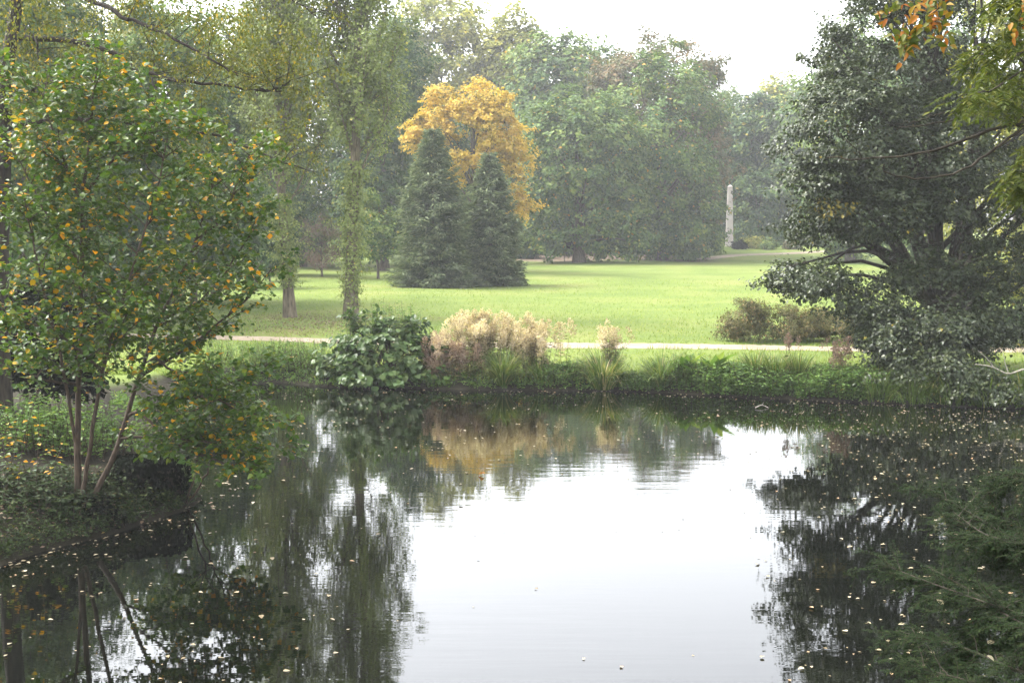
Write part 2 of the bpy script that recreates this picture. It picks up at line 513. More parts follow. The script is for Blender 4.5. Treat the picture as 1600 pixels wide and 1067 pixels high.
rm = ramp(nt, [(.3, G(.010, .009, .006)), (.7, G(.032, .028, .017))])
nt.links.new(n3.outputs[0], rm.inputs[0])
mxm = node(nt, 'ShaderNodeMixRGB'); nt.links.new(am.outputs['Fac'], mxm.inputs[0]); nt.links.new(mxl.outputs[0], mxm.inputs[1]); nt.links.new(rm.outputs[0], mxm.inputs[2])
p = nt.nodes.new('ShaderNodeBsdfPrincipled'); p.inputs['Roughness'].default_value = .95; p.inputs['Specular IOR Level'].default_value = .1
nt.links.new(mxm.outputs[0], p.inputs['Base Color'])
b = nt.nodes.new('ShaderNodeBump'); b.inputs['Strength'].default_value = .7; b.inputs['Distance'].default_value = .12
nt.links.new(n2.outputs[0], b.inputs['Height']); nt.links.new(b.outputs[0], p.inputs['Normal'])
nt.links.new(p.outputs[0], out.inputs['Surface'])
ground = mesh_obj('ground', np.stack([GX.ravel(), GY.ravel(), GZ], axis=1), [gfaces], m, smooth=True, attrs={'litter': litter, 'mud': mud})
tag(ground, 'green meadow with muddy pond banks', kind='structure')

# ------------------------------------------------------------------ water
m, nt, out = nodemat('pond_water')
tc = nt.nodes.new('ShaderNodeTexCoord')
w1 = noise(1.0, 3, .5, stretch=(.55, 3.2, 1)); w2 = noise(1.0, 2, .5, stretch=(1.6, 9.0, 1)); w3 = noise(.12, 2)
mw = node(nt, 'ShaderNodeMath', operation='MULTIPLY_ADD'); mw.inputs[1].default_value = .30
nt.links.new(w2.outputs[0], mw.inputs[0]); nt.links.new(w1.outputs[0], mw.inputs[2])
rw = ramp(nt, [(.38, G(.15, .15, .15)), (.68, G(1, 1, 1))]); nt.links.new(w3.outputs[0], rw.inputs[0])
b = nt.nodes.new('ShaderNodeBump'); b.inputs['Distance'].default_value = .0030
nt.links.new(rw.outputs[0], b.inputs['Strength']); nt.links.new(mw.outputs[0], b.inputs['Height'])
p = nt.nodes.new('ShaderNodeBsdfPrincipled')
p.inputs['Base Color'].default_value = (.0018, .0022, .0014, 1)
p.inputs['Roughness'].default_value = .015
p.inputs['IOR'].default_value = 1.68
nt.links.new(b.outputs[0], p.inputs['Normal']); nt.links.new(p.outputs[0], out.inputs['Surface'])
water = mesh_obj('pond_water', [(-13, 4, 0), (34, 4, 0), (34, 42, 0), (-13, 42, 0)], [np.array([[0, 1, 2, 3]])], m)
tag(water, 'still dark pond water with faint ripples', kind='structure')

# ------------------------------------------------------------------ paths
m, nt, out = nodemat('path_gravel')
tc = nt.nodes.new('ShaderNodeTexCoord')
n1 = noise(1.5, 6, .7); n2 = noise(25, 3, .6)
r1 = ramp(nt, [(.3, G(.16, .125, .085)), (.55, G(.24, .19, .13)), (.8, G(.31, .255, .18))]); nt.links.new(n1.outputs[0], r1.inputs[0])
p = nt.nodes.new('ShaderNodeBsdfPrincipled'); p.inputs['Roughness'].default_value = .95
b = nt.nodes.new('ShaderNodeBump'); b.inputs['Strength'].default_value = .4; b.inputs['Distance'].default_value = .02
nt.links.new(r1.outputs[0], p.inputs['Base Color']); nt.links.new(n2.outputs[0], b.inputs['Height']); nt.links.new(b.outputs[0], p.inputs['Normal'])
nt.links.new(p.outputs[0], out.inputs['Surface'])
M['path'] = m
def strip(name, ctrl, width, mat, lift=.03, n=140, seed=3):
    rng = np.random.default_rng(seed)
    c = smooth_path([(a, bb, 0) for a, bb in ctrl], n)
    t = unit(np.gradient(c, axis=0)); s = np.stack([-t[:, 1], t[:, 0], 0 * t[:, 0]], axis=1)
    rows = []
    for f in (-.5, -.25, 0, .25, .5):
        e = width * f * np.ones(n)
        if abs(f) == .5: e = e + np.cumsum(rng.normal(size=n)) * .0 + rng.normal(size=n) * .06
        q = c + s * e[:, None]
        q[:, 2] = terrain(q[:, 0], q[:, 1]) + (lift if abs(f) < .5 else lift * .2)
        rows.append(q)
    V = np.stack(rows, axis=1).reshape(-1, 3)
    i = np.arange(n - 1)[:, None] * 5 + np.arange(4)[None]
    i = i.ravel()
    return tag(mesh_obj(name, V, [np.stack([i, i + 1, i + 6, i + 5], axis=1)], mat, smooth=True), kind='structure')
pathpts = [(-45, 58), (-25, 51.5), (-16, 49.2), (-8.3, 47.9), (-4, 46.9), (1.5, 45.8), (6, 45.3), (10, 45.0), (16, 45), (24, 45.6), (34, 47.5), (60, 54)]
fp = strip('footpath', pathpts, 1.7, M['path'], n=260); tag(fp, 'pale sandy footpath between pond bank and meadow')
fp2 = strip('far_footpath', [(20, 139), (23, 143.5), (27, 147.5), (32, 150.5), (39, 154), (50, 158)], 2.4, M['path'], seed=5, lift=.05); tag(fp2, 'pale footpath at the far edge of the meadow below the obelisk')

# ------------------------------------------------------------------ tree builders
def ellipsoid_shell(rng, c, r, n, lo=.55, zmin=None):
    d = rdir(rng, n)
    u = lo + (1 - lo) * rng.random(n) ** .6
    # an uneven outline: low-frequency bumps
    k = 1 + .10 * np.sin(d[:, 0] * 5 + c[0]) * np.sin(d[:, 2] * 6 + c[1]) + .08 * np.sin(d[:, 1] * 7 + c[2])
    P = np.asarray(c) + d * np.asarray(r) * (u * k)[:, None]
    if zmin is not None:
        P[:, 2] = np.maximum(P[:, 2], zmin + rng.random(n) * min(.8, r[2] * .5))
    return P, d

def trunk_mesh(rng, base, top, r0, targets, bark, parent, sides=9, limb_r=.16, spread=.35, name='trunk'):
    base, top = np.asarray(base, float), np.asarray(top, float)
    T = Tubes()
    n = 12
    t = np.linspace(0, 1, n)
    pts = base + (top - base) * t[:, None] + np.stack([np.sin(t * 4 + base[0]) * .12, np.cos(t * 3.3 + base[1]) * .12, 0 * t], axis=1) * np.linalg.norm(top - base) * .06 * t[:, None]
    pts[0] -= [0, 0, .3]
    rad = r0 * (1 - .8 * t); rad[0] *= 1.5; rad[1] *= 1.08
    T.add(pts, rad, sides)
    for g in targets:
        hfrac = np.clip((g[2] - base[2]) / max(top[2] - base[2], .1) - spread, .12, .92)
        f = hfrac * (n - 1); i = int(f)
        s = pts[i] + (pts[min(i + 1, n - 1)] - pts[i]) * (f - i)
        mid = s + (g - s) * .5 + np.array([0, 0, .12 * np.linalg.norm(g - s)]) + rng.normal(size=3) * .05 * np.linalg.norm(g - s)
        lr = limb_r * (1 - .5 * hfrac)
        T.add(smooth_path([s, mid, g], 8), np.linspace(lr, lr * .18, 8), 5)
    return T.build(name, bark, parent)

def broad_tree(name, label, base, lobes, mat, seed, leaf=.34, nsub=9, nleaf=22, rc=1.5, r0=.45, bark='bark', group=None, cat='tree',
               autumn=.02, hi=.8, flat=.7, up=.6, outw=.7, width=.8, limbs=14, tk=.12, zmin=None, trunk_top=None, tmpl=LEAF4, lo=.55, s2=.24):
    """lobes: (x, y, z, rx, ry, rz, clumps)"""
    rng = np.random.default_rng(seed)
    t = thing(name, label, cat, base, group)
    C, O = [], []
    for (x, y, z, rx, ry, rz, n) in lobes:
        P, d = ellipsoid_shell(rng, (x, y, z), (rx, ry, rz), n, lo=lo, zmin=(base[2] + .5) if zmin is None else zmin)
        C.append(P); O.append(d)
    C = np.concatenate(C); O = np.concatenate(O)
    rcs = rc * (.65 + .7 * rng.random(len(C)))
    P, out, tone = fractal_leaves(rng, C, rcs, nsub, nleaf, flat)
    k = nsub * nleaf
    outc = unit(out * .6 + np.repeat(O, k, axis=0) * .7)
    D, N = leaf_frame(rng, P, outc, up, outw, .55)
    keep = P[:, 2] > base[2] + .15
    tt = tints(rng, len(P), 0, hi, autumn, tone + np.repeat(rng.normal(size=len(C)), k), tk)
    add_leaves('crown', t, P[keep], D[keep], N[keep], (leaf * (.7 + .6 * rng.random(len(P))))[keep], tt[keep], mat, tmpl, width)
    zt = max(l[2] for l in lobes) if trunk_top is None else trunk_top
    l0 = lobes[0]
    pick = C[rng.choice(len(C), min(limbs, len(C)), replace=False)]
    trunk_mesh(rng, base, (l0[0] * .7 + base[0] * .3, l0[1] * .7 + base[1] * .3, zt), r0, pick, M[bark], t, limb_r=r0 * .38)
    return t

def on_ground(px, Y):
    x = (px - 800) / F * Y / (CP - 0 * SP)
    x = W(px, 340, Y)[0]
    return np.array([x, Y, gz(x, Y)])
def lobe(px, py, Y, wpx, hpx, n, depth=None):
    """an ellipsoid seen at photo pixel (px,py) at depth Y, half sizes in pixels"""
    c = W(px, py, Y)
    a = PX(Y)
    return (c[0], c[1], c[2], wpx * a, (depth if depth else wpx * a * .9), hpx * a, n)

# ------------------------------------------------------------------ far wood
# red-brown tree behind the large chestnut
Y = 150
broad_tree('beech_tree', 'reddish brown rounded tree rising behind the large green chestnut', on_ground(1035, Y),
           [lobe(1035, 168, Y, 96, 112, 92), lobe(1072, 255, Y, 58, 115, 62), lobe(985, 160, Y, 60, 80, 34)], M['lf_russet'], 11, leaf=.38, lo=.8, rc=1.45, r0=.6, autumn=.05)
Y = 138
broad_tree('chestnut_tree', 'tall broad green chestnut with rounded crown left of the obelisk', on_ground(1035, Y),
           [lobe(1025, 215, Y, 92, 132, 125), lobe(1050, 320, Y, 70, 75, 60), lobe(970, 260, Y, 60, 100, 50), lobe(1060, 365, Y, 44, 36, 26), lobe(1000, 370, Y, 50, 28, 22)],
           M['lf_chestnut'], 12, leaf=.36, rc=1.35, r0=.6, autumn=.03, nsub=7, lo=.8, up=.9)
Y = 130
broad_tree('chestnut_tree', 'green chestnut with low sweeping branches beside the golden tree', on_ground(905, Y),
           [lobe(900, 240, Y, 80, 92, 100), lobe(945, 215, Y, 50, 60, 30), lobe(860, 300, Y, 38, 50, 22), lobe(930, 330, Y, 42, 58, 36), lobe(980, 335, Y, 35, 55, 26), lobe(850, 350, Y, 28, 40, 14), lobe(900, 378, Y, 62, 22, 20)],
           M['lf_chestnut'], 13, leaf=.36, rc=1.25, r0=.55, autumn=.03, nsub=7, lo=.8, up=.9)
# the wall of trees behind them
Y = 172
back = [  # px, top, half width px, depth, material, seed, label
    (690, -30, 76, 176, 'lf_yellowgreen', 21, 'tall hazy yellow-green tree directly above the golden tree'),
    (795, 18, 54, 172, 'lf_yellowgreen', 22, 'slim pale yellow-green tree just right above the golden tree'),
    (868, 50, 66, 162, 'lf_chestnut', 23, 'hazy grey-green tree above the low sweeping chestnut'),
    (940, 78, 50, 168, 'lf_dark', 24, 'blue-green hazy treetop tucked left of the reddish brown tree'),
    (1172, 148, 62, 178, 'lf_dark', 25, 'blue-green hazy tree directly behind the obelisk'),
    (1215, 128, 34, 196, 'lf_yellowgreen', 26, 'pale yellow treetop showing above the trees behind the obelisk'),
    (1262, 128, 60, 174, 'lf_chestnut', 27, 'hazy green tree half hidden behind the right bank tree'),
    (590, 20, 60, 168, 'lf_chestnut', 28, 'hazy green tree seen through the right poplar'),
]
for px, top, hw, Y, mt, sd_, lab in back:
    hgt = (405 - top) / 2
    broad_tree('woodland_tree', lab, on_ground(px, Y),
               [lobe(px, top + hgt * .62, Y, hw, hgt * .62, 120 if px in (690, 795, 868) else 70), lobe(px + hw * .3, top + hgt * 1.1, Y, hw * 1.1, hgt * .6, 50), lobe(px - hw * .35, top + hgt * 1.35, Y, hw * 1.1, hgt * .62, 44)],
               M[mt], sd_, leaf=.56, rc=1.9, r0=.5, nsub=7, nleaf=20, group='trees of the far wood', autumn=.03)
# understorey in front of the far wood
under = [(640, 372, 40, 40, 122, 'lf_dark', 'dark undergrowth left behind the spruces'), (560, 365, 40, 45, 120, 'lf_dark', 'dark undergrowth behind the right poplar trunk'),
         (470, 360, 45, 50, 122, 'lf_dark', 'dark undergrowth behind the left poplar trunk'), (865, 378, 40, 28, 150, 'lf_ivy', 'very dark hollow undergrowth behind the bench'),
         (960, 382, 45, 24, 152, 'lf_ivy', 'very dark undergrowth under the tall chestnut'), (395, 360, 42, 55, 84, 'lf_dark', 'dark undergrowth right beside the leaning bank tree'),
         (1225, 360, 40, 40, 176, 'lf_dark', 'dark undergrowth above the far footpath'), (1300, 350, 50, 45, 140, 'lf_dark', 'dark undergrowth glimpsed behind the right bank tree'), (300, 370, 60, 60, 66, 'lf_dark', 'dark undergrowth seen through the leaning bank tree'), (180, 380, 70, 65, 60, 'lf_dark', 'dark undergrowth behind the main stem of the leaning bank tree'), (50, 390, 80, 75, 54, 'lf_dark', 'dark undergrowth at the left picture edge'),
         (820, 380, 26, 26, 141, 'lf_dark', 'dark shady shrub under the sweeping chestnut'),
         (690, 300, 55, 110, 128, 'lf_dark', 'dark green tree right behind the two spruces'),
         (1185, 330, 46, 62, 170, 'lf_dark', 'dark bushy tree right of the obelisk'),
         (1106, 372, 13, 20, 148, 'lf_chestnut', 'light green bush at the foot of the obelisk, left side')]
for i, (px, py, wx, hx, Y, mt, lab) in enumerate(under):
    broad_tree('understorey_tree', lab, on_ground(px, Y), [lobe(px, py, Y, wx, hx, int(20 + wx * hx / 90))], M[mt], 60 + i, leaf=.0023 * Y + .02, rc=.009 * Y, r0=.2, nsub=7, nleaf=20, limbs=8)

# golden tree behind the spruces
Y = 106
broad_tree('golden_tree', 'golden orange autumn tree standing behind the two spruces', on_ground(745, Y),
           [lobe(735, 215, Y, 78, 70, 52), lobe(755, 165, Y, 50, 38, 22), lobe(792, 235, Y, 36, 45, 20), lobe(665, 215, Y, 40, 50, 20), lobe(808, 315, Y, 20, 42, 12), lobe(690, 170, Y, 36, 34, 12)],
           M['lf_gold'], 15, leaf=.24, rc=.85, nsub=9, nleaf=24, r0=.3, autumn=0, hi=1.0, lo=.35, outw=.5)

# woodland behind the poplars and left of them: three builds, copied and turned
protoA = broad_tree('woodland_tree', 'dark green tree filling the gap between the poplars and spruces', on_ground(600, 112),
                    [lobe(600, 215, 112, 80, 115, 84), lobe(590, 330, 112, 80, 75, 50), lobe(625, 120, 112, 50, 80, 28)], M['lf_dark'], 31, leaf=.3, rc=1.2, r0=.35, nsub=8, nleaf=22, group='trees of the left wood')
protoB = broad_tree('woodland_tree', 'mid green tree behind the trunk of the left poplar', on_ground(470, 118),
                    [lobe(470, 170, 118, 92, 120, 90), lobe(480, 310, 118, 90, 85, 56), lobe(440, 60, 118, 60, 85, 32)], M['lf_chestnut'], 32, leaf=.32, rc=1.3, r0=.4, nsub=8, nleaf=22, group='trees of the left wood')
protoC = broad_tree('woodland_tree', 'yellowing tree showing above the left limbs and beside the poplar crowns', on_ground(385, 130),
                    [lobe(385, 150, 130, 84, 115, 84), lobe(380, 300, 130, 86, 95, 54)], M['lf_yellowgreen'], 33, leaf=.34, rc=1.4, r0=.4, nsub=8, nleaf=20, group='trees of the left wood')
lw = 'wood tree behind the leaning bank tree'
for pr, px, Y, rz, scl, lab in [
    (protoA, 335, 70, 1.2, .72, 'dark green ' + lw + ', right of the path gap'),
    (protoB, 250, 64, 2.6, .66, 'broad green ' + lw + ', nearest the middle stem'),
    (protoA, 150, 56, 4.0, .7, 'dark green ' + lw + ', left of its main stem'),
    (protoB, 40, 52, .7, .62, 'green ' + lw + ', at the left picture edge'),
    (protoC, 180, 125, 1.9, 1.05, 'yellowish tall ' + lw),
    (protoA, 425, 100, 5.1, .8, 'dark low tree between the left poplar and the leaning bank tree'),
    (protoB, 1330, 128, 2.2, 1.0, 'green tree of the far wood glimpsed behind the right bank tree'),
    (protoA, 1440, 110, .4, 1.1, 'dark tree glimpsed between the trunks of the right bank tree'),
    (protoC, 1590, 84, .9, .9, 'yellow-green tree glimpsed at the far right under the bank tree'),
    (protoA, 1690, 96, 2.0, 1.1, 'dark tree at the right picture edge behind the bank tree'),
    (protoB, -90, 56, 3.0, .75, 'green tree at the left edge, behind the limbs'),
    (protoC, 40, 118, 4.2, 1.2, 'yellow-green tall tree at the upper left, behind the limbs')]:
    copy_tree(pr, on_ground(px, Y), rz, scl, lab)

# deeper rows of the far wood, closing the gaps between the front crowns
for k, px in enumerate([610, 680, 750, 820, 890, 960, 1030, 1095, 1160, 1230, 1300]):
    copy_tree((protoA, protoB)[k % 2], on_ground(px, 192 + 6 * (k % 3)), k * 1.3, .95 + .07 * (k % 3), 'dark tree deep in the far wood behind the front crowns')['group'] = 'deep trees of the far wood'

# reddish twiggy shrub between the poplars
Y = 98
sh = broad_tree('twiggy_shrub', 'reddish brown twiggy shrub between the two poplar trunks', on_ground(502, Y),
                [lobe(500, 378, Y, 30, 42, 26)], M['lf_redtwig'], 41, leaf=.16, rc=.75, r0=.08, nsub=9, nleaf=24, width=.25, limbs=20, cat='shrub')
broad_tree('hedge_shrub', 'rounded green shrub at meadow edge right of the near poplar', on_ground(590, 96),
           [lobe(588, 370, 96, 26, 46, 22), lobe(575, 340, 96, 22, 50, 14)], M['lf_chestnut'], 42, leaf=.22, rc=.9, r0=.1, nsub=8, nleaf=22, cat='shrub')
for i, (px, py, wx, hx, Y, mt, lab) in enumerate([
        (1155, 391, 8, 10, 158, 'lf_ivy', 'small dark evergreen bush in front of the obelisk foot'),
        (1180, 384, 12, 18, 160, 'lf_yellowgreen', 'olive yellow shrub just right of the obelisk'),
        (1202, 388, 12, 15, 158, 'lf_chestnut', 'low green shrub second right of the obelisk'),
        (1236, 390, 14, 12, 158, 'lf_russet', 'low reddish shrub beside the far footpath'),
        (1076, 397, 11, 10, 136, 'lf_herb', 'small pale green bush on the litter edge of the meadow'),
        (1098, 388, 16, 18, 142, 'lf_chestnut', 'low green bush left of the obelisk by the far footpath'),
        (420, 400, 30, 30, 92, 'lf_dark', 'dark shrub left of the left poplar trunk')]):
    broad_tree('small_shrub', lab, on_ground(px, Y), [lobe(px, py, Y, wx, hx, 22)], M[mt], 70 + i, leaf=.2, rc=.55, r0=.06, nsub=7, nleaf=16, limbs=6, cat='shrub', zmin=gz(*on_ground(px, Y)[:2]) + .15)

# ------------------------------------------------------------------ spruces
def spruce(label, px, ybase_Y, top_py, half_px, seed):
    rng = np.random.default_rng(seed)
    base = on_ground(px, ybase_Y)
    H = W(px, top_py, ybase_Y)[2] - base[2]
    RB = half_px * PX(ybase_Y)
    t = thing('spruce_tree', label, 'tree', base)
    T = Tubes(); T.add(base + np.array([[0, 0, -.2], [0, 0, H * .5], [0, 0, H]]), np.array([.2, .12, .015]), 7)
    T.build('trunk', M['bark'], t)
    P, D, N, S, TT = [], [], [], [], []
    BT = Tubes()
    nb = 620
    for i in range(nb):
        h = (i + rng.random()) / nb
        h = h ** 1.25 * .985
        prof = (1 - h) ** .56 * (1 - .55 * max(0, h - .55) / .45) * (1 - .25 * np.exp(-h * 14)) * (1 + .13 * math.sin(h * 17 + seed) * (1 - h))
        L = RB * prof * (.70 + .5 * rng.random()) + .16
        az = rng.random() * 6.283
        a = np.array([math.cos(az), math.sin(az), 0])
        n = 10
        s = np.linspace(0, 1, n)
        droop = .16 * (1 - h) 
        pts = base + np.array([0, 0, .25 + h * (H - .3)]) + a * (L * s)[:, None] + np.array([0, 0, 1]) * (L * (.18 * s - (.42 + droop) * s ** 1.6 + .34 * s ** 3 + h * .5 * s))[:, None]
        if i % 4 == 0: BT.add(pts[::3], np.linspace(.03, .008, 4), 4)
        m_ = int(10 + 26 * L)
        u = rng.random(m_) ** .65
        q = np.stack([np.interp(u, s, pts[:, c]) for c in range(3)], axis=1)
        side = np.array([-a[1], a[0], 0])
        sg = rng.normal(size=m_)
        wdt = .30 * L * (1 - u * .75)
        q = q + side * (sg * wdt * .55)[:, None] + np.array([0, 0, -1]) * (np.abs(sg) * .10 * rng.random(m_))[:, None]
        P.append(q); D.append(a * .8 + side * sg[:, None] * .5 + rng.normal(size=(m_, 3)) * .25 + np.array([0, 0, -.12]))
        N.append(np.array([0, 0, 1]) + a * .5 + rng.normal(size=(m_, 3)) * .35)
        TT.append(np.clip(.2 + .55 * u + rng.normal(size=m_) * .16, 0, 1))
    P, D, N, TT = map(np.concatenate, (P, D, N, TT))
    P = P + rng.normal(size=P.shape) * .06
    keep = P[:, 2] > base[2] + .08
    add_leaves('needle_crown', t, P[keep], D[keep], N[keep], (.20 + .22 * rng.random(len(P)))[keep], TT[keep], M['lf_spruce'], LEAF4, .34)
    BT.build('branches', M['bark'], t)
    return t
spruce('taller dense green spruce on the meadow, the left of two', 677, 85, 200, 62, 51)
spruce('shorter darker spruce on the meadow, right behind the taller one', 765, 87.5, 238, 54, 52)

# ------------------------------------------------------------------ poplars
def poplar(label, px, Y, H, seed, trunk_r, ivy_px, low, h0, nshoot):
    rng = np.random.default_rng(seed)
    base = on_ground(px, Y)
    t = thing('poplar_tree', label, 'tree', base, 'poplars on the meadow')
    T = Tubes()
    z = np.linspace(0, 1, 16)
    tp = base + np.stack([.25 * np.sin(z * 5 + seed), .2 * np.cos(z * 4), z * H], axis=1) - np.array([.25 * math.sin(seed), .2, 0])
    tp[0, 2] -= .3
    rad = trunk_r * (1 - .9 * z); rad[0] *= 1.45
    T.add(tp, rad, 10); T.build('trunk', M['bark_poplar'], t)
    brs = []
    cfg = dict(levels=3, wob=[.07, .12, .16], trop=[.10, .10, .04], n=[8, 6], t0=[.15, .2], ang=[.55, .7], ratio=[.48, .5])
    nb = 50
    for i in range(nb):
        h = low + (H - low - .9) * (i + rng.random()) / nb
        f = h / H * 15; k = min(int(f), 14)
        s = tp[k] + (tp[k + 1] - tp[k]) * (f - k)
        az = i * 2.4 + rng.normal() * .3
        el = R(50 + 12 * rng.random())
        L = (4.4 * (1 - (h - 5) / (H * 1.25)) + .6) * (.75 + .4 * rng.random())
        grow(rng, s, (math.cos(az) * math.cos(el), math.sin(az) * math.cos(el), math.sin(el)), L, .055, 0, cfg, brs, 8)
    BT = Tubes()
    for pts, rd, lv in brs:
        if lv < 2: BT.add(pts, rd, 4)
    BT.build('branches', M['bark_poplar'], t)
    P, D, N = twig_leaves(rng, brs, 1, .075, jitter=.13, t0=.1, droop=.5, per=2)
    out = unit((P - base) * np.array([1, 1, 0]) + 1e-6)
    N = N * .5 + out * .7 + rng.normal(size=N.shape) * .4
    add_leaves('crown', t, P, D, N, .10 + .07 * rng.random(len(P)), tints(rng, len(P), 0, .85, .02), M['lf_poplar'], LEAF4, .95)
    # leafy sleeve of short shoots round the trunk
    n = nshoot
    h = h0 + (low + 1.2 - h0) * rng.random(n) ** .85
    az = rng.random(n) * 6.283
    shoot = np.clip(.5 + .9 * np.sin(h * 2.3 + az * 2 + seed) * np.sin(h * 5.1 - az) + .35 * np.sin(h * 11 + az * 3), 0, 1.3)
    rr = .20 + ivy_px * PX(Y) * (.05 + .95 * rng.random(n) ** 1.3) * (.25 + .95 * shoot) * (.38 + .62 * np.sin(np.clip((h - .6) / 6, 0, 1) * 2.5) ** 1.5)
    P = np.stack([np.interp(h, tp[:, 2] - base[2], tp[:, 0]) + np.cos(az) * rr, np.interp(h, tp[:, 2] - base[2], tp[:, 1]) + np.sin(az) * rr, base[2] + h], axis=1)
    out = np.stack([np.cos(az), np.sin(az), .3 + 0 * az], axis=1)
    D, N = leaf_frame(rng, P, out, .3, .9, .6, .6)
    add_leaves('trunk_shoots', t, P, D, N, .08 + .06 * rng.random(n), tints(rng, n, .1, .85, .015), M['lf_poplar'], LEAF4, .95)
    return t
poplar('right poplar with leafy shoots sleeving its trunk, next to the big-leaved bush', 546, 58.5, 23, 5, .30, 30, 6.0, .5, 5200)
poplar('left poplar with bare grey trunk base standing by the path', 451, 60.0, 22, 9, .26, 26, 4.6, 1.4, 3600)

# ------------------------------------------------------------------ big dark tree on the right bank
def right_tree():
    rng = np.random.default_rng(77)
    base = on_ground(1470, 40.5)
    t = thing('bank_tree', 'large dark green tree overhanging the pond on the right bank', 'tree', base)
    L = [(1450, -90, 41, 185, 120, 62), (1400, 70, 40, 128, 100, 58), (1318, 205, 38.2, 100, 100, 66), (1275, 300, 37.6, 66, 66, 34), (1450, 240, 38.6, 110, 105, 50),
         (1570, 140, 40, 130, 140, 50), (1375, 330, 38, 70, 55, 24), (1262, 430, 37.2, 66, 26, 22), (1330, 455, 37, 40, 28, 8), (1400, 455, 37.4, 36, 36, 7), (1470, 300, 38, 80, 60, 20), (1500, 425, 37.8, 60, 40, 9), (1425, 410, 38, 40, 30, 6),
         (1448, 530, 36, 86, 62, 60), (1470, 592, 34.6, 80, 34, 30), (1410, 560, 35.2, 50, 40, 16), (1530, 600, 34.2, 50, 30, 14), (1390, 500, 36.6, 44, 34, 10), (1580, 470, 37.6, 62, 90, 34), (1590, 330, 39, 80, 80, 26), (1540, 250, 42, 90, 90, 20), (1700, 150, 42, 120, 160, 30), (1690, 400, 40, 90, 130, 24)]
    C, O = [], []
    for (px, py, Y, wx, hx, n) in L:
        q = lobe(px, py, Y, wx, hx, n, depth=max(1.0, wx * PX(Y) * .85))
        P, d = ellipsoid_shell(rng, q[:3], q[3:6], n, lo=.5, zmin=.35)
        C.append(P); O.append(d)
    C, O = np.concatenate(C), np.concatenate(O)
    rcs = .66 * (.6 + .8 * rng.random(len(C)))
    ns, nl = 7, 29
    P, out, tone = fractal_leaves(rng, C, rcs, ns, nl, .45, .50, .24)
    P[:, 2] -= .10 * np.abs(rng.normal(size=len(P)))
    outc = unit(out * .6 + np.repeat(O, ns * nl, axis=0) * .6)
    D, N = leaf_frame(rng, P, outc, 1.0, .4, .55, .55)
    keep = P[:, 2] > .18
    tt = tints(rng, len(P), 0, .88, 0.006, tone, .08)
    yp = np.linalg.norm((P - W(1305, 325, 36.8)) / np.array([.7, .9, .35]), axis=1) < 1
    tt[yp & (rng.random(len(P)) < .35)] = .97
    add_leaves('crown', t, P[keep], D[keep], N[keep], (.085 + .055 * rng.random(len(P)))[keep], tt[keep], M['lf_lime'], LEAF4, .85)
    low = C[C[:, 2] < 5]; high = C[C[:, 2] >= 5]
    trunk_mesh(rng, base, W(1455, -40, 40.8), .33, high[rng.choice(len(high), 34, False)], M['bark_dark'], t, limb_r=.12)
    trunk_mesh(rng, on_ground(1490, 41.2), W(1545, 60, 41.6), .38, np.vstack([high[rng.choice(len(high), 14, False)], low[rng.choice(len(low), 18, False)]]), M['bark_dark'], t, limb_r=.11)
    B = Tubes()
    for pl in ([(1465, 470, 40.2), (1400, 400, 39.2), (1340, 385, 38.2), (1275, 430, 37.4)], [(1465, 420, 40.2), (1395, 340, 39), (1320, 300, 38), (1230, 290, 37.4)],
               [(1520, 470, 41), (1490, 505, 39), (1450, 520, 37), (1390, 560, 35.8)], [(1462, 380, 40.2), (1420, 250, 39.4), (1370, 150, 39), (1300, 60, 39)]):
        B = Tubes(); B.add(smooth_path([W(*q) for q in pl], 12), np.linspace(.09, .02, 12), 6); B.build('limb', M['bark_dark'], t)
right_tree()

# brownish shrub under its left side, on the meadow
broad_tree('meadow_shrub', 'low brownish green shrub on the meadow under the right bank tree', on_ground(1250, 48),
           [lobe(1165, 502, 47.4, 38, 34, 30), lobe(1230, 508, 47.8, 60, 30, 40), lobe(1310, 512, 48, 58, 28, 30)], M['lf_brownbush'], 81, leaf=.085, rc=.42, r0=.05, nsub=9, nleaf=34, limbs=16, cat='shrub', autumn=.06, width=.55, s2=.3, zmin=.45)
broad_tree('meadow_shrub', 'dark green shrub behind the low boughs of the right bank tree', on_ground(1520, 47),
           [lobe(1430, 520, 47, 60, 32, 22), lobe(1540, 515, 47, 70, 38, 26), lobe(1630, 510, 47, 60, 40, 20)], M['lf_dark'], 82, leaf=.10, rc=.5, r0=.05, nsub=8, nleaf=30, limbs=16, cat='shrub')
broad_tree('meadow_shrub', 'yellowing shrub glimpsed at the right edge beyond the trunks', on_ground(1580, 62),
           [lobe(1570, 430, 62, 50, 40, 30)], M['lf_yellowgreen'], 83, leaf=.13, rc=.6, r0=.05, nsub=8, nleaf=26, limbs=10, cat='shrub')

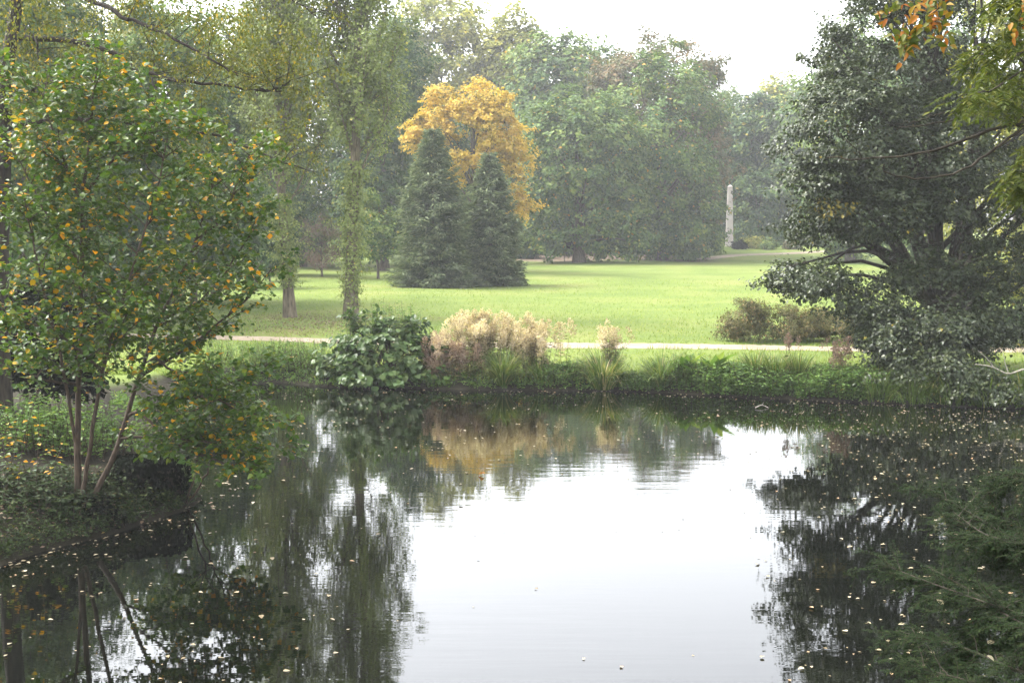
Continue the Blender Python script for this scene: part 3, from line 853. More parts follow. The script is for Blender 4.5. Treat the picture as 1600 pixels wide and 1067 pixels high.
# ------------------------------------------------------------------ leaning small tree on the left bank
def left_tree():
    rng = np.random.default_rng(7)
    base = on_ground(125, 20.4)
    t = thing('bank_sapling_tree', 'multi-stemmed small tree with green and orange leaves leaning over the left bank', 'tree', base)
    stems = [
        (.058, [(122, 775, 20.4), (122, 640, 20.4), (128, 480, 20.3), (130, 330, 20.4), (142, 200, 20.6), (152, 105, 20.7)]),
        (.040, [(128, 772, 20.3), (142, 690, 20.2), (166, 560, 20.0), (192, 470, 19.8), (236, 330, 19.7), (262, 215, 19.8)]),
        (.050, [(148, 772, 20.5), (186, 690, 20.7), (214, 600, 20.9), (244, 510, 21.1), (300, 390, 21.3), (345, 250, 21.4)]),
        (.030, [(118, 690, 20.4), (96, 560, 20.0), (62, 430, 19.8), (36, 300, 19.8)]),
        (.026, [(190, 685, 20.7), (250, 684, 20.4), (330, 690, 20.0), (425, 700, 19.8)]),
        (.034, [(222, 585, 21.0), (290, 545, 20.9), (360, 490, 20.8), (425, 420, 20.8)]),
        (.028, [(250, 500, 21.1), (310, 470, 21.4), (370, 400, 21.6), (405, 330, 21.6)]),
        (.030, [(200, 650, 20.8), (260, 630, 20.2), (340, 610, 19.8), (420, 570, 19.6)]),
        (.026, [(160, 580, 20.0), (90, 520, 19.4), (20, 500, 19.0)]),
        (.028, [(132, 300, 20.4), (200, 230, 20.0), (270, 180, 19.8)]),
        (.026, [(300, 390, 21.3), (350, 330, 21.1), (395, 230, 21.0)]),
        (.024, [(130, 420, 20.3), (70, 330, 20.7), (20, 230, 21.0)]),
        (.024, [(214, 640, 20.8), (270, 690, 20.2), (340, 720, 19.9), (410, 735, 19.8)]),
        (.022, [(244, 560, 20.6), (300, 600, 20.0), (370, 640, 19.8), (430, 660, 19.7)]),
        (.026, [(120, 600, 20.4), (60, 590, 19.8), (5, 560, 19.5)]),
        (.024, [(130, 330, 20.4), (90, 220, 20.2), (60, 130, 20.2)]),
        (.022, [(290, 788, 21.9), (305, 745, 21.7), (322, 695, 21.4), (330, 640, 21.2)]),
        (.022, [(292, 788, 21.9), (318, 750, 21.5), (338, 700, 21.2), (370, 640, 21.0)]),
    ]
    brs = []
    cfg = dict(levels=3, wob=[.10, .14, .16], trop=[.015, -.01, -.02], n=[5, 3], t0=[.2, .3], ang=[.75, .8], ratio=[.55, .6], flat=.45)
    S = Tubes(); Bt = Tubes()
    for si, (r, pl) in enumerate(stems):
        pts = smooth_path([W(*q) for q in pl], 18)
        pts[1:-1] += rng.normal(size=(16, 3)) * .012
        T = Tubes(); T.add(pts, r * np.linspace(1, .25, 18), 7)
        T.build('stem', M['stem'], t)
        seg = np.linalg.norm(np.diff(pts, axis=0), axis=1); Ls = seg.sum()
        nb = max(6, int(Ls * 6.3))
        lo = .42 if si in (0, 2) else (.36 if si == 1 else .2)
        if si in (16, 17): lo = .55
        for k in range(nb):
            u = lo + (1 - lo) * (k + rng.random()) / nb
            i = min(int(u * 17), 16)
            d = unit(pts[i + 1] - pts[i])
            az = k * 2.4 + rng.normal() * .5
            side = np.array([math.cos(az), math.sin(az), .12])
            if W(430, 400, 20.5)[0] - pts[i][0] < .9 and side[0] > 0: side[0] *= .4
            LL = (.95 + .55 * rng.random()) * (1 - .35 * u)
            if si in (4, 5, 6, 7, 8, 12, 13, 14): LL *= .7
            grow(rng, pts[i], unit(side * .85 + d * .5), LL, .011, 0, cfg, brs, 7)
        brs.append((pts[-5:], np.full(5, .006), 1))
    for pts, rd, lv in brs:
        Bt.add(pts[::2] if lv else pts, (rd * (1 if lv < 2 else .8))[::2] if lv else rd, 3)
    Bt.build('twigs', M['stem'], t)
    P, D, N = twig_leaves(rng, brs, 0, .055, jitter=.02, t0=.12, droop=.3)
    n = len(P)
    keep = (P[:, 2] > .12)
    keep &= ~((P[:, 2] < .95) & (P[:, 0] < W(285, 700, 20.5)[0]))          # the stump and stem feet stay clear
    keep &= ~((P[:, 2] < 1.9) & (P[:, 0] < W(200, 700, 20.5)[0]) & (rng.random(n) < .55))
    P, D, N = P[keep], D[keep], N[keep]; n = len(P)
    Sz = .062 + .058 * rng.random(n)
    patch = .5 + .5 * np.sin(P[:, 0] * 2.1 + 1) * np.sin(P[:, 2] * 2.7 + P[:, 1])
    tt = .78 * rng.beta(2, 2.3, n)
    a = rng.random(n) < (.02 + .12 * patch)
    tt[a] = .84 + .16 * rng.random(a.sum())
    score = P[:, 1] - 6 * Sz + rng.random(n) * 1.2
    o = np.argsort(score)
    f, rest = o[:300], o[300:]
    nearer = rest[P[rest, 1] < np.median(P[rest, 1])]; deeper = rest[P[rest, 1] >= np.median(P[rest, 1])]
    add_leaves('foliage', t, P[nearer], D[nearer], N[nearer], Sz[nearer], tt[nearer], M['lf_hazel'], LEAF6, .85)
    add_leaves('inner_foliage', t, P[deeper], D[deeper], N[deeper], Sz[deeper], tt[deeper], M['lf_hazel'], LEAF4, .95)
    leaf_parts(t, 'leaf', P[f], D[f], N[f], Sz[f], tt[f], M['lf_hazel'], LEAF8, .8, 16)
    print('left tree leaves', n)
left_tree()

# ------------------------------------------------------------------ larger tree at the left edge with long bare limbs
def limb_tree():
    rng = np.random.default_rng(17)
    base = on_ground(-6, 25)
    t = thing('alder_tree', 'tall tree at the left edge with long crooked limbs reaching right', 'tree', base)
    T = Tubes()
    tp = smooth_path([base - [0, 0, .3], W(-2, 480, 25), W(4, 250, 25), W(8, 130, 25), W(24, 20, 25), W(40, -120, 25), W(50, -330, 25)], 22)
    T.add(tp, .21 * np.linspace(1, .35, 22) , 9); T.build('trunk', M['bark_dark'], t)
    limbs = [(.055, [(30, -40, 25), (110, -12, 24.6), (170, 14, 24.2), (205, 32, 24), (250, 48, 23.8), (300, 76, 23.6), (345, 102, 23.4), (372, 120, 23.3)]),
             (.060, [(14, 60, 25), (90, 62, 24.6), (165, 78, 24.4), (212, 110, 24.2), (240, 118, 24.1), (292, 128, 24), (345, 132, 23.9), (395, 141, 23.8), (440, 143, 23.7)]),
             (.050, [(9, 152, 25), (50, 140, 24.5), (92, 124, 24.1), (130, 120, 23.8)]),
             (.055, [(4, 200, 25), (60, 188, 24.7), (120, 186, 24.5), (190, 190, 24.2), (240, 195, 24), (288, 204, 23.8), (350, 216, 23.6), (420, 246, 23.4), (478, 266, 23.2)]),
             (.030, [(36, 40, 25), (58, 66, 24.6), (60, 92, 24.4), (82, 124, 24.2)]),
             (.030, [(400, 141, 23.8), (430, 140, 23.7), (450, 128, 23.6), (462, 116, 23.5)]),
             (.030, [(4, 250, 25), (30, 232, 24.6), (50, 244, 24.4)]),
             (.035, [(40, -120, 25), (160, -90, 24.5), (300, -60, 24), (420, -20, 23.5), (500, 30, 23.2)]),
             (.030, [(235, 196, 24), (270, 240, 24.2), (300, 300, 24.4)])]
    brs = []
    cfg = dict(levels=3, wob=[.14, .18, .2], trop=[-.01, -.05, -.10], n=[5, 3], t0=[.2, .2], ang=[.8, .8], ratio=[.55, .55])
    for r, pl in limbs:
        c = np.array([W(*q) for q in pl])
        pts = smooth_path(c, 26)
        pts[1:-1] += rng.normal(size=(24, 3)) * .018
        B = Tubes(); B.add(pts, r * np.linspace(1, .22, 26), 7); B.build('limb', M['bark_dark'], t)
        Ls = np.linalg.norm(np.diff(pts, axis=0), axis=1).sum()
        nb = int(Ls * 4.2)
        for k in range(nb):
            u = .12 + .88 * (k + rng.random()) / nb
            i = min(int(u * 25), 24)
            az = k * 2.4
            d = unit(pts[i + 1] - pts[i])
            up = rng.random() * .9 - .15
            grow(rng, pts[i], unit(d * .6 + np.array([math.cos(az) * .5, math.sin(az) * .7, up])), .55 + .5 * rng.random(), .010, 0, cfg, brs, 6)
    B = Tubes()
    for pts, rd, lv in brs: B.add(pts[::2] if lv else pts, rd[::2] if lv else rd, 3)
    B.build('twigs', M['bark_dark'], t)
    P, D, N = twig_leaves(rng, brs, 1, .05, jitter=.03, t0=.05, droop=.8)
    n = len(P)
    add_leaves('foliage', t, P, D, N, .042 + .035 * rng.random(n), tints(rng, n, 0, .85, .10), M['lf_birch'], LEAF4, .7)
    # denser hanging foliage round the trunk and in the upper left corner
    C = np.array([W(a, b, Y) for a, b, Y in [(40, 40, 24.6), (90, 20, 25), (20, 110, 24.4), (120, 60, 25.4), (60, 160, 24.8), (200, 0, 24.6), (150, 110, 25.8), (30, 220, 25), (300, 20, 24.2), (360, 50, 24),
                                            (260, 90, 24.8), (330, 100, 24.6), (400, 110, 24), (100, 250, 25.6), (180, 240, 25.4), (430, 70, 24), (90, 130, 25.6), (10, 20, 24), (250, -30, 25), (60, -20, 25), (390, 20, 24.6), (450, 160, 23.8), (480, 90, 23.6)]])
    P, out, tone = fractal_leaves(rng, C, .62, 12, 26, 1.0, .5, .22)
    D, N = leaf_frame(rng, P, out, .4, .5, .7, 1.0)
    add_leaves('hanging_foliage', t, P, D, N, .042 + .04 * rng.random(len(P)), tints(rng, len(P), 0, .85, .10, tone), M['lf_birch'], LEAF4, .7)
    print('limb tree leaves', n)
limb_tree()

# ------------------------------------------------------------------ left bank undergrowth and ivy stump
broad_tree('evergreen_shrub', 'dark glossy shrub behind the stems at the left edge', on_ground(30, 27.5),
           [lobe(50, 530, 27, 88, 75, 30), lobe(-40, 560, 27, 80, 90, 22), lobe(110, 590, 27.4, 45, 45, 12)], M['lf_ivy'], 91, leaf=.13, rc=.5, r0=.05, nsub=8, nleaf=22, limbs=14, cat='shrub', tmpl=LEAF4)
def stump():
    rng = np.random.default_rng(23)
    c = W(228, 790, 22.0); c[2] = 0.0
    t = thing('ivy_stump', 'black ivy-covered stump at the water edge under the left tree', 'stump', c)
    nr, ns = 12, 22
    V = []
    for i in range(nr):
        h = i / (nr - 1)
        for j in range(ns):
            a = j / ns * 6.283
            r = (.58 + .10 * math.sin(3 * a + 1) * (1 - .4 * h) + .06 * math.sin(7 * a + 5 * h)) * (1.05 - .12 * h ** 3)
            if i == nr - 1: r *= .55
            V.append((c[0] + r * math.cos(a), c[1] + r * .9 * math.sin(a), -.25 + 1.0 * h + (.03 * math.sin(5 * a) if i > 8 else 0)))
    V.append((c[0], c[1], .77))
    q = [[i * ns + j, i * ns + (j + 1) % ns, (i + 1) * ns + (j + 1) % ns, (i + 1) * ns + j] for i in range(nr - 1) for j in range(ns)]
    tri = [[(nr - 1) * ns + j, (nr - 1) * ns + (j + 1) % ns, len(V) - 1] for j in range(ns)]
    mesh_obj('stump_wood', V, [np.array(q), np.array(tri)], M['bark_dark'], t, smooth=True)
    n = 2600
    a = rng.random(n) * 6.283; h = rng.random(n) ** .8
    top = rng.random(n) < .3
    r = .62 + .10 * np.sin(3 * a + 1) + .05 * rng.random(n)
    r = np.where(top, r * np.sqrt(rng.random(n)), r)
    z = np.where(top, .76 + .08 * rng.random(n), .04 + .76 * h)
    P = np.stack([c[0] + r * np.cos(a), c[1] + .9 * r * np.sin(a), z], axis=1)
    out = np.stack([np.cos(a), np.sin(a), np.where(top, 2.0, .2)], axis=1)
    D, N = leaf_frame(rng, P, unit(out), .1, 1.0, .35, .9)
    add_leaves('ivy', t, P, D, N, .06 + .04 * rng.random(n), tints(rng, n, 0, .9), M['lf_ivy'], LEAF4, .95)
stump()

def herb_patch(name, label, spots, mat, seed, h=(.3, .7), leaf=.07, nst=60, spread=.5, per=14, width=.55, cat='plants', autumn=.01, group=None, lean=.25):
    """upright leafy stems; spots = ground points (x, y)"""
    rng = np.random.default_rng(seed)
    b0 = np.array([spots[0][0], spots[0][1], gz(*spots[0])])
    t = thing(name, label, cat, b0, group)
    T = Tubes(); P, D, N = [], [], []
    for (sx, sy) in spots:
        xs = sx + rng.normal(size=nst) * spread; ys = sy + rng.normal(size=nst) * spread * .55
        zs = terrain(xs, ys)
        for x, y, z in zip(xs, ys, zs):
            if z < .03: continue
            H = h[0] + (h[1] - h[0]) * rng.random()
            tip = np.array([x, y, z]) + np.array([rng.normal() * lean * H, rng.normal() * lean * H - .22 * H, H])
            pts = smooth_path([(x, y, z - .05), (np.array([x, y, z]) + tip) / 2 + rng.normal(size=3) * .03, tip], 5)
            T.add(pts, np.linspace(.007, .003, 5), 3)
            u = .15 + .85 * rng.random(per)
            q = np.stack([np.interp(u, np.linspace(0, 1, 5), pts[:, c]) for c in range(3)], axis=1)
            az = rng.random(per) * 6.283
            o = np.stack([np.cos(az), np.sin(az), -.25 + .3 * rng.random(per)], axis=1)
            P.append(q + o * .02); D.append(o); N.append(np.array([0, 0, 1]) + o * .35 + rng.normal(size=(per, 3)) * .3)
    P, D, N = map(np.concatenate, (P, D, N)); n = len(P)
    T.build('stems', M['stem'], t)
    add_leaves('leaves', t, P, D, N, leaf * (.6 + .8 * rng.random(n)), tints(rng, n, 0, .9, autumn), mat, LEAF4, width)
    return t
def gp(px, Y):
    return (W(px, 340, Y)[0], Y)
herb_patch('nettle_patch', 'tall weedy nettles on the left bank behind the stems', [gp(-10, 23.6), gp(40, 23.4), gp(90, 23.6), gp(60, 24.6), gp(130, 24.2), gp(180, 24.8)], M['lf_herb'], 101, (.5, 1.05), .10, 46, .42, 18, .4)
herb_patch('bank_herbs', 'low leafy herbs along the left bank edge', [gp(10, 19.9), gp(60, 20.1), gp(110, 20.6), gp(20, 20.9), gp(90, 21.4), gp(150, 21.0), gp(-30, 20.4), gp(170, 21.6)], M['lf_herb_painted_shade'], 102, (.12, .36), .09, 60, .36, 12, .6)
herb_patch('bank_herbs', 'dark low plants at the foot of the ivy-covered stump', [gp(180, 21.3), gp(140, 20.2), gp(200, 22.2)], M['lf_ivy'], 103, (.12, .3), .08, 50, .25, 12, .7)
herb_patch('sapling', 'little sapling with orange leaves at the left edge', [gp(18, 20.6)], M['lf_hazel'], 104, (.7, 2.0), .09, 12, .42, 22, .7, 'sapling', .22, lean=.4)

# ------------------------------------------------------------------ far bank plants
def shore_y(x):
    ys = np.arange(30, 42, .05)
    d = pond_dist(np.full(ys.shape, x), ys)
    i = np.where(d > 0)[0]
    return ys[i[0]]
def bank(px, off):
    """a point on the far bank at photo column px, off metres behind the waterline"""
    x = (px - 800) / F * 37
    for _ in range(3):
        y = shore_y(x) + off
        x = W(px, 340, y)[0]
    return (x, y)

def tussock(label, px, off, seed, n=320, L=(.7, 1.15), wid=.016, hi=.85, spread=.22, lean=1.0, name='sedge_tussock', group='sedge tussocks along the far bank', autumn=.10):
    rng = np.random.default_rng(seed)
    x, y = bank(px, off); b = np.array([x, y, gz(x, y)])
    t = thing(name, label, 'sedge', b, group)
    az = rng.random(n) * 6.283; k = 6
    s = np.linspace(0, 1, k)
    Ln = L[0] + (L[1] - L[0]) * rng.random(n)
    tilt = (.12 + .65 * rng.random(n) ** 1.1) * lean
    a = np.stack([np.cos(az), np.sin(az), 0 * az], axis=1)
    root = b + a * (spread * np.sqrt(rng.random(n)))[:, None]
    root[:, 2] = np.maximum(terrain(root[:, 0], root[:, 1]), 0.0) - .03
    th = tilt[:, None] + (1.75 * lean * (.4 + .8 * rng.random(n)))[:, None] * s[None] ** 1.4
    ds = (Ln / (k - 1))[:, None]
    hx = np.cumsum(np.concatenate([np.zeros((n, 1)), (np.sin(th[:, :-1]) * ds)], axis=1), axis=1)
    hz_ = np.cumsum(np.concatenate([np.zeros((n, 1)), (np.cos(th[:, :-1]) * ds)], axis=1), axis=1)
    C = root[:, None] + a[:, None] * hx[..., None] + np.array([0, 0, 1]) * hz_[..., None]
    C[..., 2] = np.maximum(C[..., 2], .012)
    side = np.stack([-a[:, 1], a[:, 0], 0 * az], axis=1)
    w = wid * (.7 + .6 * rng.random(n))[:, None] * np.array([1, 1, .9, .7, .45, .06])[None]
    V = np.stack([C - side[:, None] * w[..., None], C + side[:, None] * w[..., None]], axis=2).reshape(-1, 3)
    i = (np.arange(n)[:, None] * (2 * k) + np.arange(k - 1)[None] * 2).ravel()
    tt = tints(rng, n, 0, hi, autumn)
    o = mesh_obj('blades', V, [np.stack([i, i + 1, i + 3, i + 2], axis=1)], M['lf_sedge'], t, rnd=np.repeat(tt, 2 * k), smooth=True)
    o['kind'] = 'stuff'
    return t
tussock('arching sedge tussock in front of the beige plumes', 785, .30, 201, 420, (.8, 1.25))
tussock('wide straw-based sedge tussock left of the lone plume', 945, .35, 202, 520, (.75, 1.2), spread=.42, autumn=.2)
tussock('loose sedge tussock with long curved blades right of the lone plume', 1035, .30, 203, 300, (.8, 1.3))
tussock('small sedge tuft at the edge of the beige plumes', 845, .45, 204, 160, (.5, .9))
for i, (px, off) in enumerate([(1435, .4), (1500, .5), (1555, .4), (1610, .5), (1380, .5), (1470, .9)]):
    tussock(['dark sedge clump right under the drooping boughs, middle of the shaded row', 'dark sedge clump below the two trunks of the right bank tree', 'dark sedge clump just left under the bare dead branch', 'dark sedge clump at the right picture edge under the dead branch', 'leftmost dark sedge clump, beside the last nettles', 'dark sedge clump standing farther back behind the shaded row'][i], px, off, 210 + i, 260, (.7, 1.15), autumn=.06, hi=.7, group='shaded sedge clumps under the right bank tree', spread=.6, lean=1.05, wid=.011)
for i, (px, off) in enumerate([(1185, 1.0), (1215, .9), (1252, 1.1)]):
    tussock(['upright sedges left of the red dock stalks, first of three clumps', 'upright sedges left of the red dock stalks, second of three clumps', 'upright sedges just right of the red dock stalks'][i], px, off, 220 + i, 200, (.7, 1.0), lean=.7, group='upright sedges behind the nettles', wid=.013, spread=.3)

# big-leaved bush
def bigleaf_bush():
    rng = np.random.default_rng(31)
    x, y = bank(600, .7); base = np.array([x, y, gz(x, y)])
    t = thing('large_leaved_bush', 'dark bush with large pale-faced leaves at the water edge below the poplar', 'bush', base)
    Y0 = y
    L = [(600, 548, Y0, 78, 46, 90), (545, 570, Y0 - .3, 50, 30, 40), (655, 565, Y0 - .2, 40, 36, 36), (610, 590, Y0 - .55, 85, 14, 40), (575, 520, Y0 + .3, 40, 30, 22), (630, 515, Y0 + .3, 36, 28, 18)]
    C, O = [], []
    for (px, py, Y, wx, hx, n) in L:
        q = lobe(px, py, Y, wx, hx, n, depth=wx * PX(Y) * .7)
        P, d = ellipsoid_shell(rng, q[:3], q[3:6], n, lo=.75, zmin=.2); C.append(P); O.append(d)
    C, O = np.concatenate(C), np.concatenate(O)
    P, out, tone = fractal_leaves(rng, C, .26, 4, 4, .5, .6, .3)
    Oc = np.repeat(O, 16, axis=0)
    n = len(P)
    D = unit(Oc * .7 + rdir(rng, n) * .5 + np.array([0, -.1, -.55]))
    N = unit(Oc * .6 + np.array([0, -.25, .8]) + rdir(rng, n) * .35)
    k = P[:, 2] > .12; P, D, N = P[k], D[k], N[k]; n = len(P)
    Sz = .13 + .09 * rng.random(n); tt = tints(rng, n, 0, 1.0)
    o = np.argsort(P[:, 1] + rng.random(n) * .5)
    f, r = o[:300], o[300:]
    add_leaves('foliage', t, P[r], D[r], N[r], Sz[r], tt[r], M['lf_bigleaf'], LEAF6, .95)
    leaf_parts(t, 'leaf', P[f], D[f], N[f], Sz[f], tt[f], M['lf_bigleaf'], LEAF8, .95, 10)
    T = Tubes()
    for g in C[rng.choice(len(C), 40, False)]:
        T.add(smooth_path([base + rng.normal(size=3) * [.25, .2, 0] - [0, 0, .1], (base + g) / 2 + [0, 0, .2], g], 7), np.linspace(.02, .006, 7), 4)
    T.build('stems', M['stem'], t)
bigleaf_bush()
herb_patch('tall_sprigs', 'thin upright leafy sprigs rising out of the large-leaved bush', [bank(555, 1.3), bank(618, 1.4), bank(635, 1.3), bank(600, 1.5)], M['lf_herb'], 232, (1.5, 2.25), .085, 10, .25, 60, .6, 'plant', lean=.08)
herb_patch('wild_herbs', 'pale green weeds on the far bank left of the large-leaved bush', [bank(430, .6), bank(460, .6), bank(490, .8), bank(445, 1.3), bank(415, 1.0), bank(475, 1.6), bank(385, .8), bank(340, .9)], M['lf_herb'], 233, (.4, .85), .08, 55, .4, 14, .4)

# seed-plume plants
def plumes(label, spots, mat, seed, h=(1.1, 1.9), nst=16, spread=.3, pl=.46, name='plume_plant', npl=175, leafy=26):
    rng = np.random.default_rng(seed)
    b0 = np.array([*spots[0], gz(*spots[0])])
    t = thing(name, label, 'plant', b0, 'fluffy seed plume plants on the far bank')
    T = Tubes(); P, D, N, TT = [], [], [], []; P2, D2, N2 = [], [], []
    for (sx, sy) in spots:
        for _ in range(nst):
            x, y = sx + rng.normal() * spread, sy + rng.normal() * spread * .6
            z = gz(x, y)
            if z < .05: continue
            H = h[0] + (h[1] - h[0]) * rng.random()
            tip = np.array([x + rng.normal() * .14 * H, y + rng.normal() * .12 * H, z + H])
            pts = smooth_path([(x, y, z - .05), (np.array([x, y, z]) + tip) / 2 + rng.normal(size=3) * .04, tip], 7)
            T.add(pts, np.linspace(.008, .003, 7), 3)
            u = rng.random(npl)
            ax = unit(tip - pts[-2]) + np.array([rng.normal() * .3, rng.normal() * .2, 0])
            wdt = pl * .30 * np.sin(np.clip(u * 2.6 + .35, 0, 3.1))
            o = rdir(rng, npl)
            q = tip + ax * ((u - .75) * pl)[:, None] + o * (wdt * rng.random(npl) ** .5)[:, None]
            P.append(q); D.append(o + np.array([0, 0, .5])); N.append(rdir(rng, npl)); TT.append(np.clip(.5 + rng.normal() * .18 + rng.normal(size=npl) * .18, 0, 1))
            u = .1 + .7 * rng.random(leafy)
            q = np.stack([np.interp(u, np.linspace(0, 1, 7), pts[:, c]) for c in range(3)], axis=1)
            az = rng.random(leafy) * 6.283
            o = np.stack([np.cos(az), np.sin(az), .1 - .4 * rng.random(leafy)], axis=1)
            P2.append(q); D2.append(o); N2.append(np.array([0, 0, 1]) + rng.normal(size=(leafy, 3)) * .4)
    P, D, N, TT = map(np.concatenate, (P, D, N, TT))
    T.build('stems', M['stem'], t)
    add_leaves('seed_plumes', t, P, D, N,   .04 + .045 * rng.random(len(P)), TT, mat, LEAF4, .55)
    P2, D2, N2 = map(np.concatenate, (P2, D2, N2)); n = len(P2)
    add_leaves('leaves', t, P2, D2, N2, .12 + .1 * rng.random(n), tints(rng, n, 0, 1), M['lf_brownbush'], LEAF4, .22)
plumes('pinkish fluffy seed heads hanging beside the large-leaved bush', [bank(692, .5), bank(712, .45), bank(688, 1.0)], M['lf_pinkplume'], 241, (.5, 1.15), 22, .26)
plumes('tall beige seed plumes behind the arching sedge tussock', [bank(730, 1.0), bank(760, 1.2), bank(795, 1.3), bank(742, 1.5)], M['lf_plume'], 242, (.9, 1.8), 24, .34)
plumes('beige seed plumes at the right end of the plume stand', [bank(830, 1.0), bank(848, .8)], M['lf_plume'], 243, (.7, 1.6), 20, .28)
plumes('lone clipped plume plant standing above the middle sedge tussock', [bank(957, 1.0)], M['lf_plume'], 244, (1.1, 1.6), 14, .13, npl=90, leafy=40)

# herbs and nettles on the right part of the far bank
for i, (a, b_, hh, lab) in enumerate([((880, 895, 868), .45, (.4, .8), 'bushy green herbs between the beige plumes and wide sedge tussock'),
                                      ((1010, 1000), .2, (.2, .4), 'low pale herbs at the waterline between two sedge tussocks'),
                                      ((1120, 1150, 1180, 1135), .25, (.35, .7), 'bright green nettles at the waterline right of the dock leaves'),
                                      ((1200, 1235, 1270, 1220), .3, (.35, .7), 'bright green nettles at the waterline below the red dock stalks'),
                                      ((1300, 1330, 1360, 1315), .35, (.35, .65), 'green nettles at the waterline left of the overhanging boughs'),
                                      ((1160, 1200, 1290, 1330), 1.1, (.4, .75), 'taller green weeds behind the nettles by the footpath'),
                                      ((1080, 1100, 1065), .5, (.4, .75), 'green herbs under the big dock leaves'),
                                      ((1420, 1480, 1540, 1590), 1.2, (.3, .7), 'shaded herbs beneath the right bank tree')]):
    herb_patch('nettle_patch' if i > 1 else 'bank_herbs', lab, [bank(q, b_) for q in a], M['lf_herb'], 250 + i, (hh[0] * .6, hh[1] * (.98 if i in (2, 4, 6) else .66)), .11 if i in (2, 4) else .085, 85, .32, 18, .5)

def fringe():
    rng = np.random.default_rng(270)
    P, D, N, S = [], [], [], []
    A = SHORE; Bp = np.roll(SHORE, -1, axis=0)
    for (a, b_) in zip(A, Bp):
        mid = (a + b_) / 2
        far = mid[1] > 31.5 and -9.5 < mid[0] < 22
        lef = mid[0] < -5 and mid[1] > 15 and mid[1] < 24
        if not (far or lef): continue
        L = np.linalg.norm(b_ - a); tdir = (b_ - a) / L
        nrm = np.array([-tdir[1], tdir[0]])
        if pond_dist([mid[0] + nrm[0] * .3], [mid[1] + nrm[1] * .3])[0] < 0: nrm = -nrm
        n = int(L * (60 if far else 150))
        q = a + (b_ - a) * rng.random((n, 1)) + nrm * ((-.02 + .9 * rng.random(n) ** 1.3)[:, None])
        z = np.maximum(terrain(q[:, 0], q[:, 1]), .0)
        H = (.06 + .24 * rng.random(n) ** 1.8) if far else (.08 + .16 * rng.random(n))
        per = 9
        u = rng.random((n, per))
        o = rdir(rng, n * per).reshape(n, per, 3) * np.array([1, 1, .4])
        pp = np.column_stack([q, z])[:, None] + np.array([0, 0, 1]) * (u * H[:, None])[..., None] + np.concatenate([-nrm * .30, [0]]) * (u ** 2 * H[:, None])[..., None] + o * .05
        P.append(pp.reshape(-1, 3)); D.append((o + np.array([0, 0, .1])).reshape(-1, 3)); N.append(np.array([0, 0, 1.]) + o.reshape(-1, 3) * .4 + rng.normal(size=(n * per, 3)) * .35); S.append(np.full(n * per, .075 if far else .06))
    P, D, N, S = map(np.concatenate, (P, D, N, S)); n = len(P)
    P[:, 2] = np.maximum(P[:, 2], .015)
    sz, tt, lf = S * (.6 + .9 * rng.random(n)), tints(rng, n, 0, .9, .03), P[:, 1] < 26
    for k, mt, lab in ((~lf, 'lf_herb', 'low leafy ground cover fringing the far pond bank'), (lf, 'lf_herb_painted_shade', 'low ground cover fringing the left pond bank, shade put into its colour')):
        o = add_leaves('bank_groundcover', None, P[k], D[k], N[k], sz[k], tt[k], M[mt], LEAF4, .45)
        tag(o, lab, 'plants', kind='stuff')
fringe()

def dock(label, px, off, seed, n=11, L=(.35, .7)):
    rng = np.random.default_rng(seed)
    x, y = bank(px, off); b = np.array([x, y, gz(x, y)])
    t = thing('dock_plant', label, 'plant', b, 'broad-leaved docks on the far bank')
    az = rng.random(n) * 6.283
    a = np.stack([np.cos(az), np.sin(az) * .7, 0 * az], axis=1)
    D = a * .75 + np.array([0, 0, .8]) + rng.normal(size=(n, 3)) * .2
    S = L[0] + (L[1] - L[0]) * rng.random(n)
    P = b + a * .10 + np.array([0, 0, .1]) + rng.random((n, 1)) * np.array([0, 0, .35])
    T = Tubes()
    for q in P: T.add(np.array([b - [0, 0, .05], (b + q) / 2, q]), [.012, .01, .008], 4)
    T.build('stalks', M['lf_dock'], t)
    N = np.array([0, 0, 1.0]) - a * .6
    leaf_parts(t, 'leaf', P, D, N, S, rng.random(n), M['lf_dock'], LEAF8, .48, 5)
dock('dock with broad pointed leaves right of the loose tussock', 1075, .55, 261, 12)
dock('dock with one wide yellow-green leaf beside the nettles', 1120, .6, 262, 12, (.4, .8))
dock('dock with upright leaves just right of the long-bladed tussock', 1092, .35, 263, 9)
plumes('thin dark red dock stalks above the nettles', [bank(1240, 1.0)], M['lf_redtwig'], 264, (1.0, 1.35), 5, .1, .3, 'red_dock_stalks', 50, 3)
plumes('pinkish withered weed below the brownish shrub', [bank(1312, .9), bank(1322, .7)], M['lf_redtwig'], 265, (.6, 1.2), 8, .16, .3, 'withered_weed', 70, 6)

# bare grey branch sticking out at the right edge, and a twig in the water
def dead_branch(name, label, paths, r):
    b = np.array(W(*paths[0][0]))
    t = thing(name, label, 'branch', b)
    for i, pl in enumerate(paths):
        T = Tubes(); k = smooth_path([W(*q) for q in pl], 12); rr = r * (1 if i == 0 else .45)
        T.add(k, rr * np.linspace(1, .4, 12), 6); T.build('bough' if i == 0 else 'side_twig', M['deadwood'], t)
dead_branch('dead_branch', 'bare pale dead branch poking in from the right edge above the sedges', [[(1640, 574, 33.5), (1600, 577, 33.6), (1575, 584, 33.7), (1550, 573, 33.8), (1523, 569, 33.9)], [(1552, 573, 33.8), (1542, 560, 33.8), (1528, 548, 33.8)], [(1576, 584, 33.7), (1570, 565, 33.7), (1566, 545, 33.7)]], .035)
dead_branch('floating_twig', 'short bare twig floating off the nettles', [[(1180, 637, 33.3), (1190, 633, 33.5), (1201, 637, 33.4)], [(1190, 633, 33.5), (1194, 628, 33.5)]], .018)
